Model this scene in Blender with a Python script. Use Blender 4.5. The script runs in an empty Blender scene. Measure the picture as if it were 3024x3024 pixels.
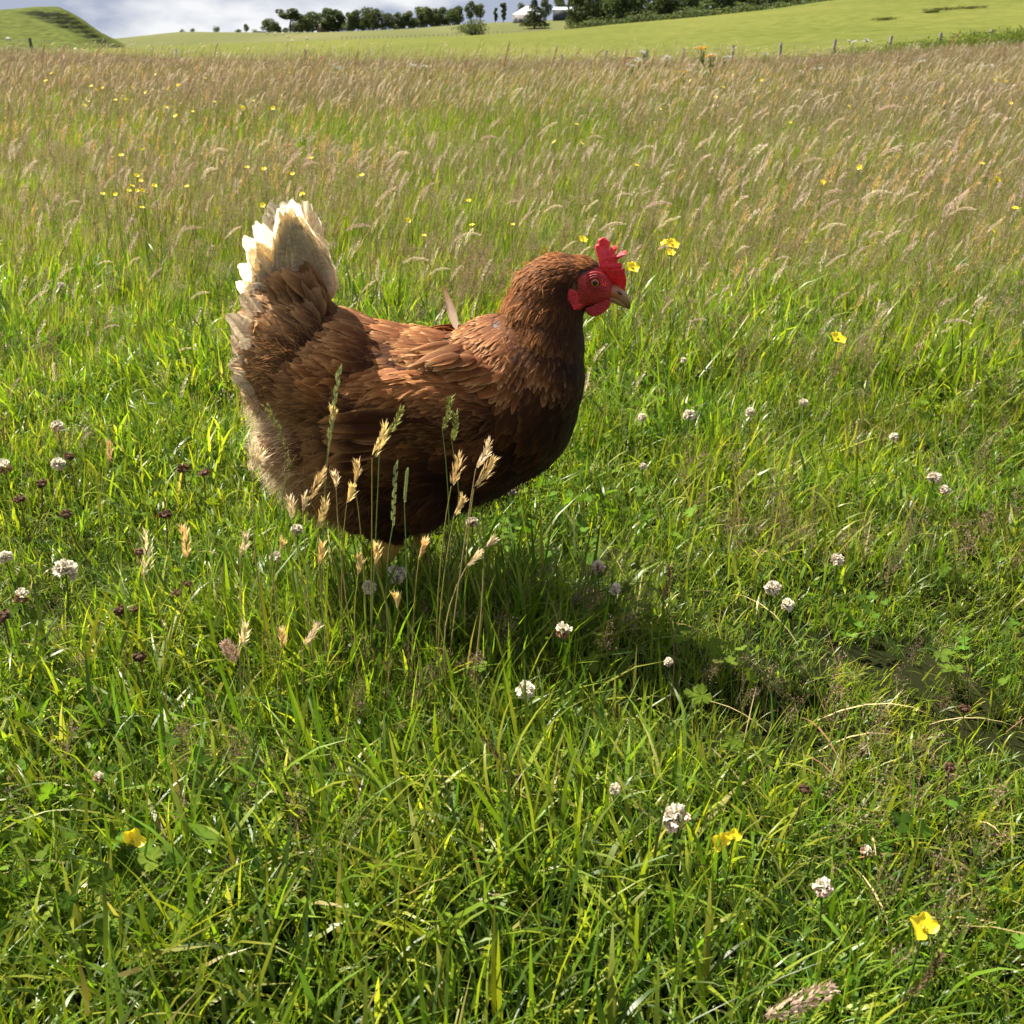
import bpy, math, random
import numpy as np
from mathutils import Vector, Matrix

scene = bpy.context.scene
COL = scene.collection
RNG = np.random.default_rng(7)

# ------------------------------------------------------------------ camera
CAM_H = 0.62                       # a crouching photographer
PITCH = math.radians(24.5)
FPX, CPX = 3028.0, 1512.0          # focal length and centre in photo pixels
cam_data = bpy.data.cameras.new("camera")
cam = bpy.data.objects.new("camera", cam_data)
COL.objects.link(cam)
cam.location = (0, 0, CAM_H)
cam.rotation_euler = (math.pi / 2 - PITCH, 0, 0)
cam_data.sensor_width = 36.0
cam_data.lens = 36.0 * FPX / 3024.0
cam_data.clip_start = 0.02
cam_data.clip_end = 3000.0
cam_data.dof.use_dof = True
cam_data.dof.focus_distance = 1.15
cam_data.dof.aperture_fstop = 22.0
scene.camera = cam

# ------------------------------------------------------------------ sky and sun
SUN_AZ = math.radians(-48)         # measured from +Y towards +X: behind the hen, to the left
SUN_EL = math.radians(55)
world = bpy.data.worlds.new("World")
scene.world = world
world.use_nodes = True
wn, wl = world.node_tree.nodes, world.node_tree.links
wn.clear()
w_out = wn.new("ShaderNodeOutputWorld")
w_bg = wn.new("ShaderNodeBackground")
w_sky = wn.new("ShaderNodeTexSky")
w_sky.sky_type = 'NISHITA'
w_sky.sun_disc = False
w_sky.sun_elevation = SUN_EL
w_sky.sun_rotation = SUN_AZ
w_sky.air_density = 1.0
w_sky.dust_density = 1.5
w_tc = wn.new("ShaderNodeTexCoord")
w_map = wn.new("ShaderNodeMapping")
w_map.inputs["Scale"].default_value = (1.0, 1.0, 2.6)
w_map.inputs["Location"].default_value = (0.35, 0.1, 0.4)
w_n1 = wn.new("ShaderNodeTexNoise")
w_n1.inputs["Scale"].default_value = 2.6
w_n1.inputs["Detail"].default_value = 9
w_n1.inputs["Roughness"].default_value = 0.52
w_n1.inputs["Distortion"].default_value = 0.35
w_r1 = wn.new("ShaderNodeValToRGB")          # how much cloud
w_r1.color_ramp.elements[0].position = 0.16
w_r1.color_ramp.elements[1].position = 0.40
w_n2 = wn.new("ShaderNodeTexNoise")
w_n2.inputs["Scale"].default_value = 5.5
w_n2.inputs["Detail"].default_value = 8
w_n2.inputs["Roughness"].default_value = 0.5
w_r2 = wn.new("ShaderNodeValToRGB")          # thin bright and thick grey cloud
w_r2.color_ramp.elements[0].position = 0.46
w_r2.color_ramp.elements[0].color = (2.9, 3.25, 4.1, 1)
w_r2.color_ramp.elements[1].position = 0.58
w_r2.color_ramp.elements[1].color = (6.2, 6.3, 6.4, 1)
w_mix = wn.new("ShaderNodeMix")
w_mix.data_type = 'RGBA'
wl.new(w_tc.outputs["Generated"], w_map.inputs["Vector"])
wl.new(w_map.outputs[0], w_n1.inputs["Vector"])
wl.new(w_map.outputs[0], w_n2.inputs["Vector"])
wl.new(w_n1.outputs["Fac"], w_r1.inputs["Fac"])
wl.new(w_n2.outputs["Fac"], w_r2.inputs["Fac"])
wl.new(w_r1.outputs["Color"], w_mix.inputs[0])
wl.new(w_sky.outputs[0], w_mix.inputs[6])
wl.new(w_r2.outputs["Color"], w_mix.inputs[7])
wl.new(w_mix.outputs[2], w_bg.inputs["Color"])
w_bg.inputs["Strength"].default_value = 0.05
wl.new(w_bg.outputs[0], w_out.inputs["Surface"])

sun_data = bpy.data.lights.new("sun", 'SUN')
sun_data.energy = 5.0
sun_data.angle = math.radians(0.55)
sun_data.color = (1.0, 0.93, 0.80)
sun = bpy.data.objects.new("sun", sun_data)
COL.objects.link(sun)
SUN_DIR = Vector((math.sin(SUN_AZ) * math.cos(SUN_EL), math.cos(SUN_AZ) * math.cos(SUN_EL), math.sin(SUN_EL)))
sun.rotation_euler = SUN_DIR.to_track_quat('Z', 'Y').to_euler()
sun.location = (-30, 30, 40)

scene.view_settings.view_transform = 'Standard'
scene.view_settings.look = 'None'
scene.view_settings.gamma = 1.0
scene.view_settings.use_curve_mapping = False
scene.view_settings.exposure = 1.6

cy = scene.cycles
cy.max_bounces = 5
cy.diffuse_bounces = 3
cy.glossy_bounces = 2
cy.transmission_bounces = 4
cy.transparent_max_bounces = 8
cy.use_adaptive_sampling = True
cy.adaptive_threshold = 0.04
cy.sample_clamp_indirect = 6.0
cy.use_denoising = True

# ------------------------------------------------------------------ helpers
def ray(u, v):
    a, b = (u - CPX) / FPX, (CPX - v) / FPX
    return np.array([a, math.cos(PITCH) + b * math.sin(PITCH), -math.sin(PITCH) + b * math.cos(PITCH)])
def at_depth(u, v, Y):                 # where the sight line meets the upright plane at distance Y
    d = ray(u, v); t = Y / d[1]
    return np.array([d[0] * t, Y, CAM_H + d[2] * t])
def at_height(u, v, z):                # ... or the level plane at height z
    d = ray(u, v); t = (z - CAM_H) / d[2]
    return np.array([d[0] * t, d[1] * t, z])

def tag(o, label=None, cat=None, group=None, kind=None):
    if label: o["label"] = label
    if cat: o["category"] = cat
    if group: o["group"] = group
    if kind: o["kind"] = kind
    return o

def empty(name, loc=(0, 0, 0), rz=0.0):
    o = bpy.data.objects.new(name, None)
    o.empty_display_size = 0.05
    COL.objects.link(o)
    o.location = loc
    o.rotation_euler = (0, 0, rz)
    return o

class Buf:
    """Collects vertices, faces, per-vertex colour and uv; build() makes ONE mesh."""
    def __init__(s):
        s.V, s.F3, s.F4, s.C, s.U, s.n = [], [], [], [], [], 0
        s.m3, s.m4, s.slot = [], [], 0
    def add(s, V, F, C=(1, 1, 1), U=None):
        V = np.asarray(V, float).reshape(-1, 3)
        F = np.asarray(F, np.int64)
        if len(F):
            (s.F3 if F.shape[1] == 3 else s.F4).append(F + s.n)
            (s.m3 if F.shape[1] == 3 else s.m4).append(np.full(len(F), s.slot))
        C = np.asarray(C, float)
        if C.ndim == 1: C = np.tile(C[:3], (len(V), 1))
        s.V.append(V); s.C.append(C[:, :3])
        s.U.append(np.zeros((len(V), 2)) if U is None else np.asarray(U, float))
        s.n += len(V)
        return s
    def mesh(s, name, mat, smooth=True):
        V = np.concatenate(s.V); C = np.concatenate(s.C); U = np.concatenate(s.U)
        me = bpy.data.meshes.new(name)
        f3 = np.concatenate(s.F3) if s.F3 else np.zeros((0, 3), np.int64)
        f4 = np.concatenate(s.F4) if s.F4 else np.zeros((0, 4), np.int64)
        loops = np.concatenate([f3.ravel(), f4.ravel()])
        n3, n4 = len(f3), len(f4)
        starts = np.concatenate([np.arange(n3) * 3, n3 * 3 + np.arange(n4) * 4])
        me.vertices.add(len(V)); me.vertices.foreach_set("co", V.astype(np.float32).ravel())
        me.loops.add(len(loops)); me.loops.foreach_set("vertex_index", loops.astype(np.int32))
        me.polygons.add(n3 + n4)
        me.polygons.foreach_set("loop_start", starts.astype(np.int32))
        if smooth: me.polygons.foreach_set("use_smooth", np.ones(n3 + n4, bool))
        me.update(calc_edges=True)
        a = me.color_attributes.new("Col", 'FLOAT_COLOR', 'POINT')
        a.data.foreach_set("color", np.concatenate([C, np.ones((len(C), 1))], 1).astype(np.float32).ravel())
        a2 = me.attributes.new("uvp", 'FLOAT2', 'POINT')
        a2.data.foreach_set("vector", U.astype(np.float32).ravel())
        for q in (mat if isinstance(mat, (list, tuple)) else [mat]):
            if q: me.materials.append(q)
        if isinstance(mat, (list, tuple)):
            me.polygons.foreach_set("material_index", np.concatenate(s.m3 + s.m4).astype(np.int32))
        return me
    def build(s, name, mat, parent=None, smooth=True):
        o = bpy.data.objects.new(name, s.mesh(name, mat, smooth))
        COL.objects.link(o)
        if parent is not None: o.parent = parent
        return o

ORD = "first second third fourth fifth sixth seventh eighth ninth tenth eleventh twelfth thirteenth fourteenth fifteenth sixteenth seventeenth eighteenth nineteenth twentieth twenty-first twenty-second twenty-third twenty-fourth twenty-fifth twenty-sixth".split()
def label_by_place(items, what, zone):
    """items: (object, x, y) seen in the picture; each gets a label that says which one it is within its zone"""
    groups = {}
    for o, x, y in items: groups.setdefault(zone(x, y), []).append((x, y, o))
    for z, g in groups.items():
        g.sort(key=lambda q: (q[0], q[1]))
        for i, (x, y, o) in enumerate(g):
            o["label"] = (f"{what} {z}" if len(g) == 1 else f"{ORD[i]} {what} from the left {z}")
def meadow_zone(x, y):
    a = "left of the hen's tail" if x < 430 else "above the hen's tail" if x < 640 else "above the hen's back" if x < 930 else "above the hen's head" if x < 1210 else "right of the comb" if x < 1560 else "towards the right edge"
    b_ = "far back" if y < 215 else "halfway back" if y < 330 else "close behind"
    return f"{b_} {a}"

def copy_tree(o, parent=None):
    c = o.copy(); COL.objects.link(c); c.parent = parent
    for ch in list(o.children): copy_tree(ch, c)
    return c

def unit(v):
    return v / np.maximum(np.linalg.norm(v, axis=-1, keepdims=True), 1e-9)

def grid_faces(r, c, off=0, closed=False):
    i, j = np.meshgrid(np.arange(r - 1), np.arange(c if closed else c - 1), indexing='ij')
    j2 = (j + 1) % c
    return np.stack([i * c + j, i * c + j2, (i + 1) * c + j2, (i + 1) * c + j], -1).reshape(-1, 4) + off

def tube(buf, pts, rad, col, sides=5, cap=True):
    pts = np.asarray(pts, float); n = len(pts)
    rad = np.broadcast_to(np.asarray(rad, float), (n,))
    t = unit(np.gradient(pts, axis=0))
    ref = np.array([0.31, 0.95, 0.1]) if abs(t[:, 2]).mean() > 0.6 else np.array([0.1, 0.2, 1.0])
    s1 = unit(np.cross(t, ref)); s2 = np.cross(t, s1)
    an = np.arange(sides) * 2 * math.pi / sides
    V = pts[:, None] + rad[:, None, None] * (np.cos(an)[None, :, None] * s1[:, None] + np.sin(an)[None, :, None] * s2[:, None])
    col = np.asarray(col, float)
    C = np.repeat(col, sides, 0) if col.ndim == 2 else col
    buf.add(V.reshape(-1, 3), grid_faces(n, sides, closed=True), C)
    if cap:
        k = V[-1]; buf.add(np.concatenate([k, pts[-1:]]), np.array([[i, (i + 1) % sides, sides] for i in range(sides)]), col[-1] if col.ndim == 2 else col)

def box(buf, x0, x1, y0, y1, z0, z1, col=(1, 1, 1)):
    V = np.array([[x, y, z] for z in (z0, z1) for y in (y0, y1) for x in (x0, x1)], float)
    F = [[0, 2, 3, 1], [4, 5, 7, 6], [0, 1, 5, 4], [2, 6, 7, 3], [0, 4, 6, 2], [1, 3, 7, 5]]
    buf.add(V, F, col)

def vnoise(x, y, seed=0):
    """smooth value noise, vectorised"""
    x = np.asarray(x, float); y = np.asarray(y, float)
    xi, yi = np.floor(x), np.floor(y); fx, fy = x - xi, y - yi
    fx = fx * fx * (3 - 2 * fx); fy = fy * fy * (3 - 2 * fy)
    def h(a, b):
        q = np.sin(a * 127.1 + b * 311.7 + seed * 74.7) * 43758.5453
        return q - np.floor(q)
    return (h(xi, yi) * (1 - fx) + h(xi + 1, yi) * fx) * (1 - fy) + (h(xi, yi + 1) * (1 - fx) + h(xi + 1, yi + 1) * fx) * fy

# ------------------------------------------------------------------ materials
def new_mat(name):
    m = bpy.data.materials.new(name); m.use_nodes = True
    nt = m.node_tree; nt.nodes.clear()
    return m, nt.nodes, nt.links, nt.nodes.new("ShaderNodeOutputMaterial")

def thin_mat(name, rough=0.5, spec=0.4, trans=0.4, tcol=(1.25, 1.15, 0.55), vary=0.25, hue=0.03, sheen=0.0):
    """Thin living tissue (leaf, petal, feather): vertex colour, slight variation from one copy to the next, light passing through."""
    m, n, l, out = new_mat(name)
    at = n.new("ShaderNodeAttribute"); at.attribute_name = "Col"
    oi = n.new("ShaderNodeObjectInfo")
    hs = n.new("ShaderNodeHueSaturation")
    mr = n.new("ShaderNodeMapRange"); mr.inputs[3].default_value = 1 - vary; mr.inputs[4].default_value = 1 + vary
    l.new(oi.outputs["Random"], mr.inputs[0]); l.new(mr.outputs[0], hs.inputs["Value"])
    m2 = n.new("ShaderNodeMath"); m2.operation = 'MULTIPLY'; m2.inputs[1].default_value = 7.31
    m3 = n.new("ShaderNodeMath"); m3.operation = 'FRACT'
    mh = n.new("ShaderNodeMapRange"); mh.inputs[3].default_value = 0.5 - hue; mh.inputs[4].default_value = 0.5 + hue
    l.new(oi.outputs["Random"], m2.inputs[0]); l.new(m2.outputs[0], m3.inputs[0]); l.new(m3.outputs[0], mh.inputs[0]); l.new(mh.outputs[0], hs.inputs["Hue"])
    l.new(at.outputs["Color"], hs.inputs["Color"])
    p = n.new("ShaderNodeBsdfPrincipled")
    p.inputs["Roughness"].default_value = rough
    p.inputs["Specular IOR Level"].default_value = spec
    if sheen:
        p.inputs["Sheen Weight"].default_value = sheen
    l.new(hs.outputs[0], p.inputs["Base Color"])
    tr = n.new("ShaderNodeBsdfTranslucent")
    tm = n.new("ShaderNodeMix"); tm.data_type = 'RGBA'; tm.blend_type = 'MULTIPLY'; tm.inputs[0].default_value = 1.0
    tm.inputs[7].default_value = (*tcol, 1)
    l.new(hs.outputs[0], tm.inputs[6]); l.new(tm.outputs[2], tr.inputs["Color"])
    mx = n.new("ShaderNodeMixShader"); mx.inputs[0].default_value = trans
    l.new(p.outputs[0], mx.inputs[1]); l.new(tr.outputs[0], mx.inputs[2]); l.new(mx.outputs[0], out.inputs["Surface"])
    return m

def solid_mat(name, rough=0.6, spec=0.4, noise=0.0, nscale=60.0, bump=0.0, sss=0.0):
    """Opaque surface from vertex colour, mottled by noise."""
    m, n, l, out = new_mat(name)
    at = n.new("ShaderNodeAttribute"); at.attribute_name = "Col"
    p = n.new("ShaderNodeBsdfPrincipled")
    p.inputs["Roughness"].default_value = rough
    p.inputs["Specular IOR Level"].default_value = spec
    src = at.outputs["Color"]
    if noise or bump:
        tc = n.new("ShaderNodeTexCoord"); nz = n.new("ShaderNodeTexNoise")
        nz.inputs["Scale"].default_value = nscale; nz.inputs["Detail"].default_value = 5
        l.new(tc.outputs["Object"], nz.inputs["Vector"])
        if noise:
            mr = n.new("ShaderNodeMapRange"); mr.inputs[1].default_value = 0.25; mr.inputs[2].default_value = 0.75
            mr.inputs[3].default_value = 1 - noise; mr.inputs[4].default_value = 1 + noise
            mm = n.new("ShaderNodeMix"); mm.data_type = 'RGBA'; mm.blend_type = 'MULTIPLY'; mm.inputs[0].default_value = 1
            l.new(nz.outputs["Fac"], mr.inputs[0]); l.new(src, mm.inputs[6]); l.new(mr.outputs[0], mm.inputs[7]); src = mm.outputs[2]
        if bump:
            b = n.new("ShaderNodeBump"); b.inputs["Strength"].default_value = 0.8; b.inputs["Distance"].default_value = bump
            l.new(nz.outputs["Fac"], b.inputs["Height"]); l.new(b.outputs[0], p.inputs["Normal"])
    l.new(src, p.inputs["Base Color"])
    if sss:
        p.inputs["Subsurface Weight"].default_value = sss
        p.inputs["Subsurface Radius"].default_value = (1.0, 0.25, 0.15)
        p.inputs["Subsurface Scale"].default_value = 0.006
    l.new(p.outputs[0], out.inputs["Surface"])
    return m

M_GRASS = thin_mat("grass_blade", rough=0.38, spec=0.36, trans=0.52, tcol=(1.3, 1.35, 0.5), vary=0.25, hue=0.02)
M_LEAF = thin_mat("broad_leaf", rough=0.7, spec=0.06, trans=0.45, tcol=(1.3, 1.25, 0.45), vary=0.2, hue=0.02)
M_SEED = thin_mat("seed_head", rough=0.75, spec=0.2, trans=0.30, tcol=(1.1, 1.0, 0.8), vary=0.18, hue=0.012)
M_PETAL = thin_mat("petal", rough=0.4, spec=0.4, trans=0.38, tcol=(1.05, 1.0, 0.9), vary=0.06, hue=0.0)
M_WHITE = thin_mat("white_petal", rough=0.6, spec=0.3, trans=0.3, tcol=(1, 1, 0.95), vary=0.06, hue=0.0)
M_FOLIAGE = thin_mat("tree_foliage", rough=0.8, spec=0.04, trans=0.34, tcol=(1.2, 1.1, 0.5), vary=0.2, hue=0.012)
M_BARK = solid_mat("bark", rough=0.9, noise=0.4, nscale=8)
M_WOOD = solid_mat("weathered_wood", rough=0.85, noise=0.35, nscale=20, bump=0.004)
M_SKIN = solid_mat("comb_skin", rough=0.5, spec=0.45, noise=0.30, nscale=380, bump=0.0022, sss=0.3)
M_HORN = solid_mat("horn", rough=0.35, spec=0.5, noise=0.15, nscale=160)
M_WIRE = solid_mat("wire", rough=0.5)
# ------------------------------------------------------------------ terrain
def s_of(u): return (np.asarray(u, float) - CPX) / FPX * 0.907
def zrow(v, Y):
    e = np.arctan((CPX - np.asarray(v, float)) / FPX) - PITCH
    return CAM_H + Y * np.tan(e)
FENCE_Y, CREST_Y, RIDGE_Y = 45.0, 220.0, 520.0
_fu = s_of([-800, 85, 500, 895, 1790, 2170, 2470, 2929, 3800]); _fz = np.array([0.1, -0.1, -0.45, -0.62, -0.72, -0.55, -0.28, 0.22, 0.5])
_cu = s_of([-900, 100, 300, 700, 1010, 1342, 1476, 1683, 1821, 2042, 2263, 2433, 2700, 3100, 3900])
_cv = np.array([170, 152, 143, 128, 117, 107, 99, 86, 71, 52, 29, 4, -25, -60, -90])
_cz = zrow(_cv, CREST_Y)
_ru = s_of([-900, 200, 331, 528, 776, 959, 1217, 1425, 1512, 1683, 2100, 2600, 3900])
_rv = np.array([125, 122, 115, 94, 97, 96, 85, 68, 65, 57, 50, 40, 60])
_rz = zrow(_rv, RIDGE_Y)
def height(x, y):
    x, y = np.asarray(x, float), np.asarray(y, float)
    s = x / np.maximum(y, 1.0)
    zf, zc, zr = np.interp(s, _fu, _fz), np.interp(s, _cu, _cz), np.interp(s, _ru, _rz)
    def sm(t): t = np.clip(t, 0, 1); return t * t * (3 - 2 * t)
    z = zf * sm((y - 14) / 31)
    g = np.clip((y - FENCE_Y) / (CREST_Y - FENCE_Y), 0, 1)
    z = np.where(y > FENCE_Y, zf + (zc - zf) * (0.75 * g + 0.25 * sm(g)), z)
    z = np.where(y > CREST_Y, zc - 5.0 * sm((y - CREST_Y) / 70), z)
    g2 = sm((y - 290) / (RIDGE_Y - 290))
    z = np.where(y > 290, (zc - 5.0) * (1 - g2) + zr * g2, z)
    z = np.where(y > RIDGE_Y, zr - 0.015 * (y - RIDGE_Y), z)
    return z

def soil_mat():
    m, n, l, out = new_mat("mossy_soil")
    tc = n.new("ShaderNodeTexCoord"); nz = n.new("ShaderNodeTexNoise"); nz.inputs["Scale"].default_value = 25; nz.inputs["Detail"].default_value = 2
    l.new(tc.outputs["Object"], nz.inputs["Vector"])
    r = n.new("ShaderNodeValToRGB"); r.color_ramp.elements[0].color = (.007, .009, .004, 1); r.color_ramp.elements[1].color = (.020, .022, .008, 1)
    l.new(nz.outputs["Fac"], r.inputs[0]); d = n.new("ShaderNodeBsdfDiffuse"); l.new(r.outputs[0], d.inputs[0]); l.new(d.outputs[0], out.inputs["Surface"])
    return m
def ground_mat():
    m, n, l, out = new_mat("ground_fields")
    geo = n.new("ShaderNodeNewGeometry"); sep = n.new("ShaderNodeSeparateXYZ")
    l.new(geo.outputs["Position"], sep.inputs[0])
    def noise(sc, vec_scale=None, det=5):
        z = n.new("ShaderNodeTexNoise"); z.inputs["Scale"].default_value = sc; z.inputs["Detail"].default_value = det
        if vec_scale:
            mp = n.new("ShaderNodeMapping"); mp.inputs["Scale"].default_value = vec_scale
            l.new(geo.outputs["Position"], mp.inputs[0]); l.new(mp.outputs[0], z.inputs["Vector"])
        else: l.new(geo.outputs["Position"], z.inputs["Vector"])
        return z
    def ramp(fac, c0, c1, p0=0.35, p1=0.65):
        r = n.new("ShaderNodeValToRGB"); r.color_ramp.elements[0].position = p0; r.color_ramp.elements[1].position = p1
        r.color_ramp.elements[0].color = (*c0, 1); r.color_ramp.elements[1].color = (*c1, 1)
        l.new(fac, r.inputs[0]); return r.outputs[0]
    def mix(f, a, b):
        x = n.new("ShaderNodeMix"); x.data_type = 'RGBA'
        l.new(f, x.inputs[0]); l.new(a, x.inputs[6]); l.new(b, x.inputs[7]); return x.outputs[2]
    def step(e0, e1):
        r = n.new("ShaderNodeMapRange"); r.inputs[1].default_value = e0; r.inputs[2].default_value = e1
        l.new(sep.outputs[1], r.inputs[0]); return r.outputs[0]
    crop = ramp(noise(0.05, (1, 0.35, 1)).outputs["Fac"], (0.0705, 0.0877, 0.0155), (0.1247, 0.1290, 0.0292))
    crop2 = ramp(noise(0.9, (1.0, 0.5, 1)).outputs["Fac"], (0.0568, 0.0740, 0.0120), (0.1376, 0.1393, 0.0361), 0.3, 0.7)
    half = n.new("ShaderNodeValue"); half.outputs[0].default_value = 0.55
    crop = mix(half.outputs[0], crop, crop2)
    past = ramp(noise(0.02, (1, 0.4, 1)).outputs["Fac"], (0.0731, 0.0877, 0.0275), (0.1204, 0.1187, 0.0499))
    c = mix(step(CREST_Y + 8, CREST_Y + 30), crop, past)
    p = n.new("ShaderNodeBsdfPrincipled"); p.inputs["Roughness"].default_value = 0.9; p.inputs["Specular IOR Level"].default_value = 0.02
    b = n.new("ShaderNodeBump"); b.inputs["Strength"].default_value = 0.6; b.inputs["Distance"].default_value = 0.35
    nb = noise(1.6); l.new(nb.outputs["Fac"], b.inputs["Height"]); l.new(b.outputs[0], p.inputs["Normal"])
    l.new(c, p.inputs["Base Color"]); l.new(p.outputs[0], out.inputs["Surface"])
    return m

ys = np.concatenate([np.linspace(-39, 0, 14), np.linspace(0.5, 12, 30), np.geomspace(12.5, 900, 190)])
ss = np.linspace(-1.6, 1.6, 321)
Yg, Sg = np.meshgrid(ys, ss, indexing='ij')
Xg = Sg * (Yg + 40)
Zg = height(Xg, Yg) + 0.35 * (vnoise(Xg * 0.03, Yg * 0.03, 3) - 0.5) * np.clip((Yg - 60) / 60, 0, 1)
cut = int(np.searchsorted(ys, 47.0))
b = Buf(); b.add(np.stack([Xg, Yg, Zg], -1)[:cut + 1], grid_faces(cut + 1, len(ss)))
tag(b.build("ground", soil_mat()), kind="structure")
b = Buf(); b.add(np.stack([Xg, Yg, Zg], -1)[cut:], grid_faces(len(ys) - cut, len(ss)))
tag(b.build("fields", ground_mat()), kind="structure")

# the steep grassy hill with sheep tracks
def hill_mat():
    m, n, l, out = new_mat("hill_turf")
    at = n.new("ShaderNodeAttribute"); at.attribute_name = "Col"
    geo = n.new("ShaderNodeNewGeometry"); nz = n.new("ShaderNodeTexNoise"); nz.inputs["Scale"].default_value = 0.5; nz.inputs["Detail"].default_value = 8
    l.new(geo.outputs["Position"], nz.inputs["Vector"])
    mr = n.new("ShaderNodeMapRange"); mr.inputs[1].default_value = 0.3; mr.inputs[2].default_value = 0.7; mr.inputs[3].default_value = 0.65; mr.inputs[4].default_value = 1.3
    l.new(nz.outputs["Fac"], mr.inputs[0])
    mm = n.new("ShaderNodeMix"); mm.data_type = 'RGBA'; mm.blend_type = 'MULTIPLY'; mm.inputs[0].default_value = 1
    l.new(at.outputs["Color"], mm.inputs[6]); l.new(mr.outputs[0], mm.inputs[7])
    p = n.new("ShaderNodeBsdfPrincipled"); p.inputs["Roughness"].default_value = 0.9; p.inputs["Specular IOR Level"].default_value = 0.02
    b = n.new("ShaderNodeBump"); b.inputs["Strength"].default_value = 0.7; b.inputs["Distance"].default_value = 0.6
    l.new(nz.outputs["Fac"], b.inputs["Height"]); l.new(b.outputs[0], p.inputs["Normal"])
    l.new(mm.outputs[2], p.inputs["Base Color"]); l.new(p.outputs[0], out.inputs["Surface"])
    return m
HILL_Y = 290.0
_hu = s_of([-1200, -500, -200, 0, 60, 110, 160, 200, 215, 250, 285, 310, 340, 365, 400])
_hz = zrow(np.array([70, 45, 36, 31, 27, 22, 20, 21, 30, 58, 84, 102, 122, 142, 160]), HILL_Y)
su = np.linspace(s_of(-1200), s_of(400), 300); yv = np.concatenate([np.linspace(205, HILL_Y, 130), np.linspace(HILL_Y + 1.5, 380, 30)])
Yh, Sh = np.meshgrid(yv, su, indexing='ij')
Xh = Sh * Yh
wob = (vnoise(Xh * 0.05, Yh * 0.05, 5) - 0.5) * 0.014 + (vnoise(Xh * 0.22, Yh * 0.16, 6) - 0.5) * 0.010
top = np.interp(Sh + wob * np.clip((Yh - 215) / 40, 0, 1), _hu, _hz)
base = zrow(158, 205.0) - 0.4
def sm(t): t = np.clip(t, 0, 1); return t * t * (3 - 2 * t)
rise = np.where(Yh <= HILL_Y, sm((Yh - 205) / (HILL_Y - 205)) ** 1.25, 1 - sm((Yh - HILL_Y) / 90) * 0.9)
# the right flank falls away steeply towards the camera too
Zh = base + (top - base) * rise
uu = Sh / 0.907 * FPX + CPX
rel = (Zh - base) / 14.0
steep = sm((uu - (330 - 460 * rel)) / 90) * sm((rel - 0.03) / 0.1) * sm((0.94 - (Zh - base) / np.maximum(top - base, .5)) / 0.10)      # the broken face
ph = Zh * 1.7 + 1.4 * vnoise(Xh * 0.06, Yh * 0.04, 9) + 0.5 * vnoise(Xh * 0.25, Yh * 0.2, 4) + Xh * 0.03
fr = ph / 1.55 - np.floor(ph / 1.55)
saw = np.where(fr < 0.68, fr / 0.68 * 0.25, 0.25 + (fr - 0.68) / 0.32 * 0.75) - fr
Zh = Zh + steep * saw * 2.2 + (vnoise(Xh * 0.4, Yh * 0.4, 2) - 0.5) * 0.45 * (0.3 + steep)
turf = np.array([0.064, 0.078, 0.016]); rough_t = np.array([0.040, 0.052, 0.013]); bare = np.array([0.014, 0.018, 0.007])  # last tone is for risers: dark rushes with terrace shadow painted in
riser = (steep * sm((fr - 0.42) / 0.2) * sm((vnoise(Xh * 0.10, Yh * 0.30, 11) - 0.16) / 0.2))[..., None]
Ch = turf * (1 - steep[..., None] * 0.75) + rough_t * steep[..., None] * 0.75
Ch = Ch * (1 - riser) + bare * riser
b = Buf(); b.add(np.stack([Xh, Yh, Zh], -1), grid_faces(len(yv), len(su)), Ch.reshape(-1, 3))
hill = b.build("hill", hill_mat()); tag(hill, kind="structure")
# ------------------------------------------------------------------ the hen
HEN_Y = 1.07
DK = 3024.0 / 1932.0
_hr = at_depth(770 * DK, 1000 * DK, HEN_Y)
HEN_ROOT = np.array([_hr[0], HEN_Y, 0.0])
def hp(dx, dy, y=0.0):                       # side-view point -> the hen's own space (x along the body, z up)
    p = at_depth(dx * DK, dy * DK, HEN_Y) - HEN_ROOT
    return np.array([p[0], y, p[2]])
def hview(P):                                # the inverse, for many points
    X = P[:, 0] + HEN_ROOT[0]; Z = P[:, 2] - CAM_H; Y = HEN_Y
    dep = Y * math.cos(PITCH) - Z * math.sin(PITCH); up = Y * math.sin(PITCH) + Z * math.cos(PITCH)
    return (CPX + FPX * X / dep) / DK, (CPX - FPX * up / dep) / DK
HS = np.linalg.norm(hp(900, 700) - hp(800, 700)) / 100       # metres per view unit

hen = empty("hen", HEN_ROOT)
tag(hen, "rust brown hen with cream tail and red comb standing in the short grass", "hen")

def ellipsoid(buf, c, rx, ry, rz, ang=0.0, nu=20, nv=12):
    th = np.linspace(0, math.pi, nv); ph = np.arange(nu) * 2 * math.pi / nu
    T, P = np.meshgrid(th, ph, indexing='ij')
    x, y, z = rx * np.sin(T) * np.cos(P), ry * np.sin(T) * np.sin(P), rz * np.cos(T)
    ca, sa = math.cos(ang), math.sin(ang)
    V = np.stack([c[0] + x * ca - z * sa, c[1] + y, c[2] + x * sa + z * ca], -1).reshape(-1, 3)
    buf.add(V, grid_faces(nv, nu, closed=True)[:, ::-1])

def blob(buf, cx, cy_, rx, rz, hw, ang=0.0, y=0.0):
    c = hp(cx, cy_, y)
    rzm = np.linalg.norm(hp(cx, cy_ - rz) - hp(cx, cy_ + rz)) / 2
    ellipsoid(buf, c, rx * HS, hw, rzm, math.radians(ang))

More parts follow.
